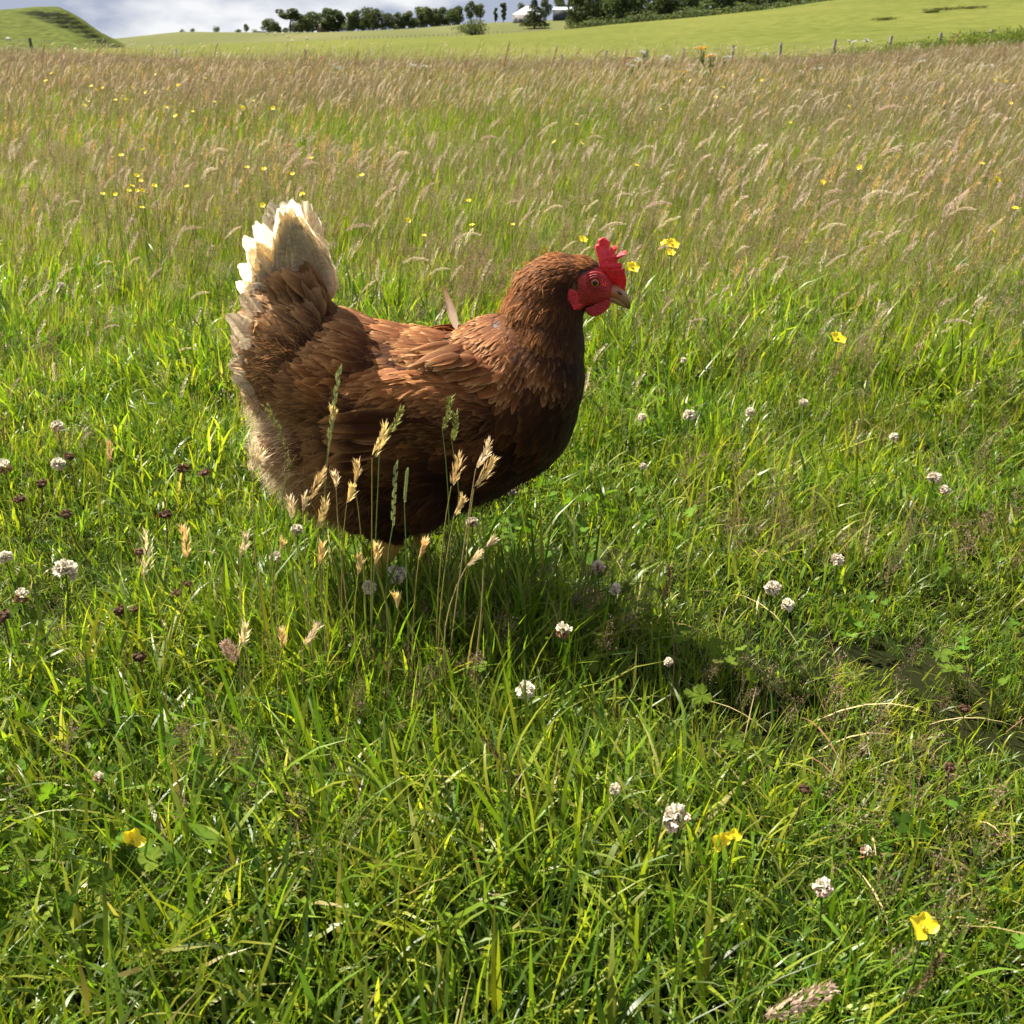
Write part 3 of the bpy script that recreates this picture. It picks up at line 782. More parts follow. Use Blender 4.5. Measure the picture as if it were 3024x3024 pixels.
for sy in (-1, 1):
    plate("wattle", wat if sy < 0 else [(x + 25, y_ - 12) for x, y_ in wat], sy * .0085, .0022, lambda p, sy=sy: sy * .10 * (zpt(1100, 980)[2] - p[2]) * .35, M_SKIN, RED * .6, hen, rim=.0010)  # same red as the comb, darkened to paint in the shade on the wattles
ear = densify([(715, 740), (770, 790), (840, 830), (875, 900), (868, 980), (915, 985), (880, 1040), (815, 1055), (785, 1000), (745, 900), (712, 810)], 4)
for sy in (-1, 1):
    o = plate("earlobe", ear, sy * .0285, .0016, lambda p: 0.0, M_SKIN, RED * .75, hen)
    # ear tuft in front of the lobe
    q = np.array([zpt(840 + 60 * hr.random() - 30, 760 + 110 * hr.random() - 55, sy * .0265) for _ in range(60)])
    tb = Buf(); feathers(tb, q, np.tile([0, sy, .1], (60, 1)), np.tile([-.6, 0, -.8], (60, 1)), .0055, .0012, .15, 3, RUST * .9, TAN * .6, hr, rows=4, cols=3)
    o = tb.build("ear_tuft", M_FEATHER, hen); o["kind"] = "stuff"

def eye_mat():
    m, n, l, out = new_mat("hen_eye")
    tc = n.new("ShaderNodeTexCoord"); sp = n.new("ShaderNodeSeparateXYZ"); l.new(tc.outputs["Object"], sp.inputs[0])
    cb = n.new("ShaderNodeCombineXYZ"); l.new(sp.outputs[0], cb.inputs[0]); l.new(sp.outputs[2], cb.inputs[2])
    ln = n.new("ShaderNodeVectorMath"); ln.operation = 'LENGTH'; l.new(cb.outputs[0], ln.inputs[0])
    mr = n.new("ShaderNodeMapRange"); mr.inputs[2].default_value = .0060; l.new(ln.outputs["Value"], mr.inputs[0])
    r = n.new("ShaderNodeValToRGB"); e = r.color_ramp.elements
    e[0].position = .0; e[0].color = (.004, .003, .003, 1); e[1].position = .40; e[1].color = (.004, .003, .003, 1)
    for ps, cl in ((.46, (.42, .13, .03, 1)), (.72, (.30, .07, .015, 1)), (.80, (.02, .008, .005, 1))):
        x = r.color_ramp.elements.new(ps); x.color = cl
    l.new(mr.outputs[0], r.inputs[0])
    p = n.new("ShaderNodeBsdfPrincipled"); p.inputs["Roughness"].default_value = .15; p.inputs["Coat Weight"].default_value = .1
    l.new(r.outputs[0], p.inputs["Base Color"]); l.new(p.outputs[0], out.inputs["Surface"])
    return m
M_EYE = eye_mat()
for sy in (-1, 1):
    c = zpt(1082, 735, sy * .0195)
    eb = Buf(); ellipsoid(eb, np.zeros(3), .0058, .0052, .0058, 0, 24, 16)
    eye = eb.build("eye", M_EYE, hen); eye.location = c
    for r_, tt, colr in ((.0064, .0011, FACE * .85), (.0088, .0010, FACE), (.0112, .0008, FACE * .9)):
        lb = Buf(); an = np.linspace(0, 2 * math.pi, 28)
        ringp = np.stack([np.cos(an) * r_ * 1.08, np.full(28, sy * (.0036 - (r_ - .0064) * .5)), np.sin(an) * r_ * .9], 1)
        tube(lb, ringp, tt, colr, 6, cap=False)
        lid = lb.build("eyelid", M_SKIN, eye)

def loft(buf, secs, col, sides=14):
    V = []
    for (c, rx, rz_, rot) in secs:
        an = np.arange(sides) * 2 * math.pi / sides
        y = np.cos(an) * rx; z = np.sin(an) * rz_
        V.append(np.stack([c[0] - z * math.sin(rot), c[1] + y, c[2] + z * math.cos(rot)], 1))
    V = np.array(V); n = len(V)
    C = np.repeat(np.array(col), sides, 0) if np.ndim(col) == 2 else col
    buf.add(V.reshape(-1, 3), grid_faces(n, sides, closed=True), C)
    buf.add(np.concatenate([V[-1], V[-1].mean(0)[None]]), np.array([[i, (i + 1) % sides, sides] for i in range(sides)]), col[-1] if np.ndim(col) == 2 else col)
H1, H2, H3 = np.array([.30, .12, .05]), np.array([.27, .15, .06]), np.array([.12, .075, .05])
bk = Buf()
loft(bk, [(zpt(1270, 900), .0100, .0085, 0), (zpt(1340, 905), .0085, .0078, -.25), (zpt(1400, 935), .0072, .0074, -.45), (zpt(1455, 985), .0055, .0066, -.75), (zpt(1500, 1045), .0036, .0046, -1.0), (zpt(1530, 1105), .0018, .0026, -1.2), (zpt(1536, 1128), .0005, .0008, -1.3)], np.array([FACE, H1, H1, H2, H2 * .8, H3, H3]))
beak = bk.build("beak", M_HORN, hen)
lb = Buf()
loft(lb, [(zpt(1270, 985), .0075, .0045, -.1), (zpt(1350, 1000), .0062, .0040, -.4), (zpt(1420, 1045), .0045, .0032, -.6), (zpt(1480, 1090), .0022, .0018, -.7), (zpt(1502, 1108), .0005, .0006, -.7)], np.array([FACE, H2, H2, H2, H3]))
lb.build("lower_mandible", M_HORN, beak)
for sy in (-1, 1):
    nb = Buf(); ellipsoid(nb, zpt(1405, 905, sy * .0066), .0036, .0012, .0015, -.6, 10, 6); nb.C = [np.tile([.05, .015, .012], (len(v), 1)) for v in nb.V]
    nb.build("nostril", M_HORN, beak)
# legs
LEG = np.array([.50, .30, .07])
for sy in (-1, 1):
    hipx = 745 if sy < 0 else 800
    top = hp(hipx, 985, sy * .042); ank = np.array([top[0] - .012, sy * .042, .085 if top[2] > .085 else top[2] * .8]); ft = np.array([top[0] + .004, sy * .042, .012])
    lgb = Buf(); tube(lgb, [top, ank, (ank + ft) / 2, ft], [.016, .0075, .006, .0065], LEG, 8)
    leg = lgb.build("leg", M_HORN, hen)
    for ta, tl in ((0, .055), (.55, .045), (-.55, .045), (math.pi, .025)):
        tb = Buf(); e = ft + np.array([math.cos(ta) * tl, math.sin(ta) * tl, -.008]); mid = (ft + e) / 2 + np.array([0, 0, .005])
        tube(tb, [ft, mid, e, e + np.array([math.cos(ta) * .009, math.sin(ta) * .009, -.003])], [.0055, .0048, .0038, .0008], LEG, 6)
        tb.build("toe", M_HORN, leg)
# ------------------------------------------------------------------ plants: blades, leaves, seed heads
def blades(buf, rng, base, L, W, az, lean, bend, col, segs=4, tip=(1.15, 1.1, .8), root=(1.0, .95, .8), twist=.6, zoff=0.0):
    n = len(base)
    base = np.asarray(base, float)
    L, W, az, lean, bend = [np.broadcast_to(np.asarray(q, float), (n,)) for q in (L, W, az, lean, bend)]
    dx, dy = np.cos(az), np.sin(az)
    tw = rng.normal(0, twist, n)
    pos = np.stack([base[:, 0], base[:, 1], np.full(n, zoff)], 1)
    V, C = [], []
    col = np.broadcast_to(np.asarray(col, float), (n, 3)); tip = np.asarray(tip); root = np.asarray(root)
    for k in range(segs + 1):
        t = k / segs
        an = lean + bend * t ** 1.3
        if k:
            pos = pos + (L / segs)[:, None] * np.stack([np.sin(an) * dx, np.sin(an) * dy, np.cos(an)], 1)
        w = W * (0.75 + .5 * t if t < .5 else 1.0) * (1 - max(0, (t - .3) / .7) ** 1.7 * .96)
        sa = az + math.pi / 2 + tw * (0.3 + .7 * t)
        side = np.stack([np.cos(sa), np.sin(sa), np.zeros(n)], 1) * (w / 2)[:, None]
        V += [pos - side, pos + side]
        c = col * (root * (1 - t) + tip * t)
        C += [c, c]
    V = np.stack(V, 1); C = np.stack(C, 1)
    m = 2 * (segs + 1)
    f = np.array([[2 * k, 2 * k + 1, 2 * k + 3, 2 * k + 2] for k in range(segs)])
    buf.add(V.reshape(-1, 3), (f[None] + (np.arange(n) * m)[:, None, None]).reshape(-1, 4), C.reshape(-1, 3))

G1, G2, G3 = np.array([.138, .222, .020]), np.array([.070, .130, .014]), np.array([.228, .272, .032])
GB, STRAW, BROWNG = np.array([.060, .11, .025]), np.array([.46, .38, .23]), np.array([.25, .19, .115])
def pick(rng, n, cols, w):
    i = rng.choice(len(cols), n, p=np.array(w) / sum(w)); return np.array(cols)[i] * (0.75 + .5 * rng.random((n, 1)))

def diamond(buf, p, d, side, L, W, col, mid=.42):
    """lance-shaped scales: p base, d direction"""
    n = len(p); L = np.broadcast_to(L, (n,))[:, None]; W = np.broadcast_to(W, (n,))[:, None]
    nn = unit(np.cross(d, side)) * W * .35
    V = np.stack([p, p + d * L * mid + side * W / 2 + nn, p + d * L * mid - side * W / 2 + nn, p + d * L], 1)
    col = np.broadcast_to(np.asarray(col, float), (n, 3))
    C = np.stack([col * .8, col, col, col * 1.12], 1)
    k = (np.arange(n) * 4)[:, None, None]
    buf.add(V.reshape(-1, 3), (np.array([[[0, 1, 2], [1, 3, 2]]]) + k).reshape(-1, 3), C.reshape(-1, 3))

def strands(buf, a, b_, w, col, sag=0.0):
    """thin straight stalks from a to b"""
    n = len(a); d = unit(b_ - a); s = unit(np.cross(d, np.array([.3, .7, .2]))) * np.broadcast_to(w, (n,))[:, None]
    V = np.stack([a - s, a + s, b_ + s * .6, b_ - s * .6], 1)
    col = np.broadcast_to(np.asarray(col, float), (n, 3)); C = np.repeat(col, 4, 0)
    buf.add(V.reshape(-1, 3), np.arange(n * 4).reshape(n, 4), C)

def turf_patch(rng, radius=.10, n=280, hmin=.04, hmax=.11, wide=.3, lean_to=None, dry=.03, cols=None):
    bf = Buf()
    r = radius * np.sqrt(rng.random(n)); t = rng.random(n) * 6.283
    base = np.stack([r * np.cos(t), r * np.sin(t)], 1)
    L = hmin + (hmax - hmin) * rng.random(n) ** 1.2
    W = np.where(rng.random(n) < wide, .0022 + .0022 * rng.random(n), .0010 + .0010 * rng.random(n))
    az = rng.random(n) * 6.283
    if lean_to is not None:
        az = np.where(rng.random(n) < .6, lean_to + rng.normal(0, .7, n), az)
    lean = np.abs(rng.normal(.1, .5, n)); bend = np.abs(rng.normal(.6, .6, n))
    c = pick(rng, n, cols or [G1, G2, G3, GB, np.array([.26, .24, .10])], [4, 3, 2.6, 1.0, dry * 10])
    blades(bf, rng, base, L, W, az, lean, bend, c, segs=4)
    return bf

def leaf_shape(buf, rng, center, normal, R, outline, col, cup=.15):
    """flat-ish leaf fan from a polar outline list of (angle, radius); the stalk joins at angle 0's opposite"""
    nrm = unit(np.asarray(normal, float)); a = unit(np.cross(nrm, np.array([rng.normal(), rng.normal(), rng.normal()]))); b_ = np.cross(nrm, a)
    ph = np.array([q[0] for q in outline]); rr = np.array([q[1] for q in outline]) * R
    V = center + rr[:, None] * (np.cos(ph)[:, None] * a + np.sin(ph)[:, None] * b_) + nrm * (cup * rr ** 2 / R)[:, None] + nrm * (rng.normal(0, .05, len(ph)) * R)[:, None]
    k = len(V)
    buf.add(np.concatenate([V, [center]]), np.array([[i, (i + 1) % k, k] for i in range(k)]), np.concatenate([np.tile(col, (k, 1)), [col * 1.25]]))
CLOVER_OUT = [(p, (0.35 + .75 * abs(math.cos(1.5 * p)) ** .55) * (1 if abs(math.cos(1.5 * p)) < .97 else .92)) for p in np.linspace(0, 6.283, 37)[:-1]]
def _bc(p):
    lobe = abs(math.cos(1.5 * p)) ** .5; tooth = .24 * abs(math.sin(7.5 * p + .6))
    return .14 + .86 * lobe - tooth * lobe
BUTTER_OUT = [(p, _bc(p)) for p in np.linspace(0, 6.283, 43)[:-1]]
OVAL_OUT = [(p, 1 / math.sqrt((math.cos(p)) ** 2 + (2.6 * math.sin(p)) ** 2)) for p in np.linspace(0, 6.283, 15)[:-1]]

def leaf_patch(rng, kind, n=14, radius=.06):
    bf = Buf()
    for i in range(n):
        r = radius * math.sqrt(rng.random()); t = rng.random() * 6.283
        h = .025 + .045 * rng.random()
        c = np.array([r * math.cos(t), r * math.sin(t), h]); g0 = np.array([c[0] * .7, c[1] * .7, 0])
        col = (np.array([.085, .145, .016]) if kind == 'clover' else np.array([.095, .15, .016])) * (.6 + .8 * rng.random())
        nrm = np.array([rng.normal(0, .7), rng.normal(0, .7), 1])
        if kind == 'clover': leaf_shape(bf, rng, c, nrm, .005 + .0035 * rng.random(), CLOVER_OUT, col)
        elif kind == 'butter': leaf_shape(bf, rng, c, nrm, .006 + .006 * rng.random(), BUTTER_OUT, col, .2)
        else: leaf_shape(bf, rng, c, nrm, .007 + .006 * rng.random(), OVAL_OUT, col)
        strands(bf, g0[None], c[None], .0006, col * .9)
    return bf

def panicle(bf, rng, x, y, H, az, lean, hlen, n_br=22, col=None, spread=.045, stemcol=None, per=6, sz=.0022, w0=.0005):
    """airy bent-grass head"""
    col = np.array([.25, .155, .125]) if col is None else col
    stemcol = np.array([.16, .15, .05]) if stemcol is None else stemcol
    t = np.linspace(0, 1, 6); d = np.array([math.cos(az), math.sin(az)])
    axis = np.stack([x + d[0] * math.tan(lean) * H * t ** 1.6, y + d[1] * math.tan(lean) * H * t ** 1.6, H * t], 1)
    strands(bf, axis[:-1], axis[1:], w0, stemcol)
    q = 1 - hlen / H * (1 - rng.random(n_br))
    st = np.stack([np.interp(q, t, axis[:, i]) for i in range(3)], 1)
    an = rng.random(n_br) * 6.283; fall = (1 - q) / (hlen / H)
    ln = spread * (.35 + .65 * fall) * (.6 + .5 * rng.random(n_br))
    dv = unit(np.stack([np.cos(an), np.sin(an), .75 + .4 * rng.random(n_br)], 1))
    en = st + dv * ln[:, None]
    strands(bf, st, en, w0 * .45, stemcol * 1.1)
    k = n_br * per
    i = rng.integers(0, n_br, k); f = .35 + .65 * rng.random(k)
    p = st[i] + (en - st)[i] * f[:, None] + rng.normal(0, .004, (k, 3))
    dd = unit(dv[i] + rng.normal(0, .4, (k, 3))); sd = unit(np.cross(dd, rng.normal(0, 1, (k, 3))))
    diamond(bf, p, dd, sd, sz * (.8 + .6 * rng.random(k)), sz * .45, col * (.6 + .9 * rng.random((k, 1))))

def spike(bf, rng, axis_pts, rad, n, L, W, col, spread=.5, profile=None):
    """dense seed spike of scales along an axis; profile(t) shapes its radius"""
    A = np.asarray(axis_pts, float); m = len(A); t = np.sort(rng.random(n)); k = t * (m - 1); i = np.minimum(k.astype(int), m - 2); f = (k - i)[:, None]
    P = A[i] * (1 - f) + A[i + 1] * f; T = unit(A[i + 1] - A[i])
    r = unit(np.cross(T, rng.normal(0, 1, (n, 3))))
    pr = np.ones(n) if profile is None else profile(t)
    d = unit(T + r * spread * (.5 + rng.random((n, 1))))
    P = P + r * (rad * pr * (.3 + .5 * rng.random(n)))[:, None]
    diamond(bf, P, d, unit(np.cross(d, r)), L * (.75 + .5 * rng.random(n)) * (.6 + .4 * pr), W, col * (.7 + .6 * rng.random((n, 1))))

def arc_stem(H, reach, az, droop, x=0.0, y=0.0, n=12, head=.22):
    """stem that stands up, leans over downwind and nods: returns points"""
    t = np.linspace(0, 1, n); ang = .05 + reach * t ** 2 + droop * np.clip((t - (1 - head)) / head, 0, 1) ** 1.3
    st = H / (n - 1); P = [np.zeros(3)]
    for k in range(1, n):
        a = ang[k]; P.append(P[-1] + st * np.array([math.sin(a) * math.cos(az), math.sin(a) * math.sin(az), math.cos(a)]))
    return np.array(P) + np.array([x, y, 0])

def seed_stem(rng, kind, H, reach, droop, az=0.0, fine=1.0, bf=None, x=0.0, y=0.0):
    bf = bf or Buf()
    if kind == 'fog':              # soft pale-pink nodding head
        hd = .17 * .30 / H; P = arc_stem(H, reach, az, droop, x, y, 16, hd); k = int(16 * (1 - hd))
        tube(bf, P, np.linspace(.0009, .0004, 16), np.array([.24, .21, .08]), 3, cap=False)
        col = np.array([.66, .55, .45]) if rng.random() < .6 else np.array([.54, .41, .37])
        spike(bf, rng, P[k - 1:], .0042, int(110 * fine), .0050 / math.sqrt(fine), .0016 / math.sqrt(fine), col, .45, lambda t: .25 + np.sin(np.pi * np.clip(t * .92 + .08, 0, 1)) ** .6)
    elif kind == 'vernal':         # short golden spike
        hd = .16 * .3 / H; P = arc_stem(H, reach, az, droop, x, y, 16, hd); k = int(16 * (1 - hd))
        tube(bf, P, np.linspace(.0008, .0004, 16), np.array([.30, .25, .07]), 3, cap=False)
        spike(bf, rng, P[k - 1:], .0035, int(46 * fine), .0085, .0024, np.array([.58, .40, .15]), .38, lambda t: .4 + np.sin(np.pi * np.clip(t * .85 + .1, 0, 1)) ** .7)
    elif kind == 'timothy':        # narrow dark spike
        hd = .22 * .3 / H; P = arc_stem(H, reach, az, droop, x, y, 16, hd); k = int(16 * (1 - hd))
        tube(bf, P, np.linspace(.0009, .0005, 16), np.array([.16, .19, .05]), 3, cap=False)
        spike(bf, rng, P[k - 1:], .0028, int(90 * fine), .0042 / math.sqrt(fine), .0015 / math.sqrt(fine), np.array([.20, .13, .075]), .5)
    elif kind == 'rye':            # flat spike of alternate spikelets
        hd = .40; P = arc_stem(H, reach, az, droop, x, y, 18, hd)
        tube(bf, P, np.linspace(.0010, .0004, 18), np.array([.20, .25, .08]), 3, cap=False)
        for q in range(14):
            t = .60 + .39 * q / 14; p = np.array([np.interp(t, np.linspace(0, 1, 18), P[:, i]) for i in range(3)]); T = unit(P[int(t * 17)] - P[int(t * 17) - 1])
            sd = np.array([1 if q % 2 else -1, .2, 0]); dv = unit(T + sd * .28)
            for w in range(3):
                diamond(bf, (p + T * .0015 * w)[None], unit(dv + rng.normal(0, .06, 3))[None], unit(np.cross(dv, [0, 1, .2]))[None], .0085, .0022, np.array([.30, .33, .14]))
    return bf

# ---- scattering of what nobody could count: geometry nodes place copies of tufts inside ONE object
def scatter(name, protos, pts, rotz, scl, idx, label, cat, tilt=None):
    n = len(pts)
    me = bpy.data.meshes.new(name); me.vertices.add(n); me.vertices.foreach_set("co", np.asarray(pts, np.float32).ravel())
    rot = np.zeros((n, 3)); rot[:, 2] = rotz
    if tilt is not None: rot[:, :2] = tilt
    at = me.attributes.new("rot", 'FLOAT_VECTOR', 'POINT'); at.data.foreach_set("vector", rot.astype(np.float32).ravel())
    at = me.attributes.new("scl", 'FLOAT', 'POINT'); at.data.foreach_set("value", np.asarray(scl, np.float32))
    at = me.attributes.new("idx", 'INT', 'POINT'); at.data.foreach_set("value", np.asarray(idx, np.int32))
    o = bpy.data.objects.new(name, me); COL.objects.link(o)
    ng = bpy.data.node_groups.new(name + "_nodes", 'GeometryNodeTree')
    ng.interface.new_socket("Geometry", in_out='INPUT', socket_type='NodeSocketGeometry')
    ng.interface.new_socket("Geometry", in_out='OUTPUT', socket_type='NodeSocketGeometry')
    N_, L_ = ng.nodes, ng.links
    gi, go = N_.new("NodeGroupInput"), N_.new("NodeGroupOutput")
    iop = N_.new("GeometryNodeInstanceOnPoints"); iop.inputs["Pick Instance"].default_value = True
    m2p = N_.new("GeometryNodeMeshToPoints")
    L_.new(gi.outputs[0], m2p.inputs["Mesh"]); L_.new(m2p.outputs[0], iop.inputs["Points"])
    jn = N_.new("GeometryNodeJoinGeometry")
    for p in reversed(protos):                      # join keeps the last link first
        oi = N_.new("GeometryNodeObjectInfo"); oi.inputs["Object"].default_value = p; oi.inputs["As Instance"].default_value = False
        gt = N_.new("GeometryNodeGeometryToInstance"); L_.new(oi.outputs["Geometry"], gt.inputs[0]); L_.new(gt.outputs[0], jn.inputs[0])
    L_.new(jn.outputs[0], iop.inputs["Instance"])
    def named(nm, ty):
        q = N_.new("GeometryNodeInputNamedAttribute"); q.data_type = ty; q.inputs["Name"].default_value = nm; return q.outputs["Attribute"]
    L_.new(named("idx", 'INT'), iop.inputs["Instance Index"])
    e2r = N_.new("FunctionNodeEulerToRotation"); L_.new(named("rot", 'FLOAT_VECTOR'), e2r.inputs[0]); L_.new(e2r.outputs[0], iop.inputs["Rotation"])
    L_.new(named("scl", 'FLOAT'), iop.inputs["Scale"])
    L_.new(iop.outputs[0], go.inputs[0])
    md = o.modifiers.new("scatter", 'NODES'); md.node_group = ng
    tag(o, label, cat, kind="stuff")
    return o

def proto(buf, mat, name="tuft"):
    return bpy.data.objects.new(name, buf.mesh(name, mat))      # a pattern for the scatter, not itself in the scene

def in_view(rng, y0, y1, spacing, margin=.55, slope=.56):
    """jittered points over the wedge of ground the camera (or one a step aside) can see"""
    ys = np.arange(y0, y1, spacing); out = []
    for y in ys:
        hw = slope * (y + .35) + margin
        xs = np.arange(-hw, hw, spacing)
        out.append(np.stack([xs, np.full(len(xs), y)], 1))
    p = np.concatenate(out); return p + (rng.random(p.shape) - .5) * spacing * 1.15

def with_ground(p, dz=0.0):
    return np.stack([p[:, 0], p[:, 1], height(p[:, 0], p[:, 1]) + dz], 1)

vr = np.random.default_rng(23)
DOWNWIND = 0.25                        # the wind blows from left to right

# --- short lush turf round the hen
near = [proto(turf_patch(vr, hmin=.015, hmax=.058, wide=.28, lean_to=None if i % 2 else DOWNWIND), M_GRASS) for i in range(6)]
near += [proto(turf_patch(vr, n=130, hmin=.04, hmax=.09, wide=.6, lean_to=DOWNWIND + 1.2 * (i - 1)), M_GRASS) for i in range(3)]
p = in_view(vr, .18, 2.7, .066)
lush = .55 * vnoise(p[:, 0] * 3.2, p[:, 1] * 3.2, 5) + .45 * vnoise(p[:, 0] * 8.5, p[:, 1] * 8.5, 6)
k = vr.random(len(p)) < np.interp(lush, [.30, .45, .55], [.92, 1.0, 1.0]); p, lush = p[k], lush[k]
mound = .035 * np.clip((lush - .42) / .3, 0, 1)
n = len(p); idx = np.where(vr.random(n) < .12 + .45 * (lush > .56), vr.integers(6, 9, n), vr.integers(0, 6, n))
sc = np.interp(lush, [.25, .5, .75], [.62, .95, 1.25]) * (.8 + .4 * vr.random(n)) * np.interp(p[:, 1], [.3, .8, 1.4, 2.7], [1.0, .95, 1.0, 1.4])
scatter("turf_grass", near, with_ground(p, mound), vr.random(n) * 6.283, sc, idx, "short bright green grass round the hen and towards the camera", "grass", tilt=vr.normal(0, .12, (n, 2)))

# --- clover, buttercup and plantain leaves low in the turf
lv = [proto(leaf_patch(vr, 'clover', 16), M_LEAF) for _ in range(2)] + [proto(leaf_patch(vr, 'butter', 9), M_LEAF) for _ in range(3)] + [proto(leaf_patch(vr, 'oval', 7), M_LEAF)]
p = in_view(vr, .2, 2.2, .065); clump = vnoise(p[:, 0] * 2.1 + 9, p[:, 1] * 2.1, 8)
k = vr.random(len(p)) < np.clip((clump - .34) * 2.4, .10, .75) * np.interp(p[:, 1], [.4, .9, 2.2], [1, .7, .35]); p = p[k]
p = np.concatenate([p, np.array([at_height((170 + vr.normal(0, 110)) * DK, (1640 + vr.normal(0, 110)) * DK, .05)[:2] for _ in range(18)])]); n = len(p)
scatter("herb_leaves", lv, with_ground(p), vr.random(n) * 6.283, .75 + .5 * vr.random(n), np.where(vr.random(n) < .45, vr.integers(0, 2, n), vr.integers(2, 6, n)), "lobed buttercup and clover leaves low among the short grass", "leaves", tilt=vr.normal(0, .15, (n, 2)))

# --- airy purple-brown bent-grass heads
def bent_tuft(rng, k, H, spread=.035, per=6, n_br=20, R=.05, sz=.0022, w0=.00045, col=None):
    bf = Buf()
    for _ in range(k):
        h = H * (.7 + .5 * rng.random())
        panicle(bf, rng, rng.normal(0, R), rng.normal(0, R), h, DOWNWIND + rng.normal(0, 1.0), .1 + .3 * rng.random(), h * .45, n_br, spread=spread, per=per, sz=sz, w0=w0, col=col)
    return bf
bents = [proto(bent_tuft(vr, 5, .135, sz=.0026, per=7, spread=.028), M_SEED) for _ in range(4)]
p = in_view(vr, .45, 2.7, .10); cl = vnoise(p[:, 0] * 1.7, p[:, 1] * 1.7 + 4, 31)
k = vr.random(len(p)) < np.clip((cl - .28) * 2.2, .0, 1) * np.interp(p[:, 1], [.5, 1.0, 1.4, 2.0], [.4, .4, .8, 1.0]); p = p[k]; n = len(p)
def around(dx, dy, sx, sy, k):          # a clump round one spot of the turf
    q = np.array([at_height((dx + vr.normal(0, sx)) * DK, (dy + vr.normal(0, sy)) * DK, .09)[:2] for _ in range(k)]); return q
p = np.concatenate([p, around(830, 1120, 60, 55, 7), around(760, 1250, 70, 40, 4), around(400, 1420, 60, 40, 4), around(1690, 1620, 50, 40, 3), around(1080, 1100, 60, 40, 3), around(1560, 1290, 90, 60, 4), around(640, 1420, 80, 40, 3), around(1400, 960, 120, 40, 5)]); n = len(p)
scatter("bent_grass", bents, with_ground(p), vr.normal(0, .5, n), (.7 + .5 * vr.random(n)) * np.interp(p[:, 1], [.5, 1.4, 2.7], [.62, .85, 1.35]), vr.integers(0, 4, n), "hazy purple brown bent grass heads among the short grass", "grass")

# --- dry straws lying through the turf
def straw_tuft(rng):
    bf = Buf(); n = 9
    blades(bf, rng, rng.normal(0, .05, (n, 2)), .04 + .07 * rng.random(n), .0009 + .0012 * rng.random(n), rng.random(n) * 6.283, .5 + .6 * rng.random(n), .3 + .8 * rng.random(n), pick(rng, n, [np.array([.40, .34, .20]), np.array([.30, .25, .14]), np.array([.22, .13, .07])], [3, 2, 1]), segs=5, zoff=.01)
    return bf
st_ = [proto(straw_tuft(vr), M_SEED) for _ in range(4)]
p = in_view(vr, .3, 2.7, .11); p = p[vr.random(len(p)) < .18]; n = len(p)
scatter("dry_grass", st_, with_ground(p), vr.random(n) * 6.283, .7 + .6 * vr.random(n), vr.integers(0, 4, n), "thin pale dry grass straws lying through the turf", "grass")

# --- taller meadow behind the hen
def meadow_patch(rng, R, n, H, W, heads, fine, segs=3, haze=0, brown=.25):
    bf = Buf()
    r = R * np.sqrt(rng.random(n)); t = rng.random(n) * 6.283
    L = H * (.3 + .55 * rng.random(n))
    c = pick(rng, n, [G1, G2, G3, BROWNG, STRAW * .75], [3.4, 2.6, 2.0, 3 * brown, 2.2 * brown])
    blades(bf, rng, np.stack([r * np.cos(t), r * np.sin(t)], 1), L, W * (.6 + .8 * rng.random(n)), DOWNWIND + rng.normal(0, 1.0, n), .05 + .22 * rng.random(n), .1 + .55 * rng.random(n) ** 2, c, segs=segs, twist=.9)
    bf.slot = 1
    for _ in range(haze):
        h = H * (.65 + .6 * rng.random())
        panicle(bf, rng, rng.normal(0, R * .6), rng.normal(0, R * .6), h, DOWNWIND + rng.normal(0, .8), .1 + .3 * rng.random(), h * .4, int(16 * fine) + 4, spread=.05, per=5, sz=.0026 / math.sqrt(fine), w0=.0005 / math.sqrt(fine), col=np.array([.42, .31, .265]))
    for q in range(heads):
        kd = ['fog', 'vernal', 'timothy', 'timothy', 'vernal', 'fog'][rng.integers(0, 6)]
        seed_stem(rng, kd, H * (.75 + .75 * rng.random()), .10 + .55 * rng.random(), (.1 + .8 * rng.random()) if kd == 'fog' else .15, DOWNWIND + rng.normal(0, .5), fine, bf, rng.normal(0, R * .6), rng.normal(0, R * .6))
    return bf
mid = [proto(meadow_patch(vr, .12, 170, .20, .0025, 2, .7, haze=7, brown=.4), [M_GRASS, M_SEED]) for _ in range(4)]
mid_green = [proto(meadow_patch(vr, .12, 190, .19, .003, 1, .7, haze=4, brown=.15), [M_GRASS, M_SEED]) for _ in range(2)]
p = in_view(vr, 1.45, 5.2, .105); n = len(p)
thin = np.interp(p[:, 1], [1.45, 2.0, 2.7], [.15, .7, 1.0]); k = vr.random(n) < thin; p = p[k]; n = len(p)
gr = vnoise(p[:, 0] * 1.1 + 3, p[:, 1] * .8, 17)
idx = np.where(gr + .25 * vr.random(n) > .62, vr.integers(4, 6, n), vr.integers(0, 4, n))
sc = np.interp(p[:, 1], [1.5, 2.2, 3.2, 5.2], [.55, .72, .95, 1.15]) * (.8 + .4 * vr.random(n))
scatter("meadow_grass", mid + mid_green, with_ground(p), vr.normal(0, .5, n), sc, idx, "knee high flowering meadow grass just behind the hen", "grass", tilt=vr.normal(0, .06, (n, 2)))
far = [proto(meadow_patch(vr, .26, 190, .28, .0045, 6, .5, segs=2, haze=14, brown=.2), [M_GRASS, M_SEED]) for _ in range(4)] + [proto(meadow_patch(vr, .26, 220, .26, .005, 4, .5, segs=2, haze=4, brown=.1), [M_GRASS, M_SEED]) for _ in range(2)]
p = in_view(vr, 5.0, 13.0, .22, 1.0); n = len(p)
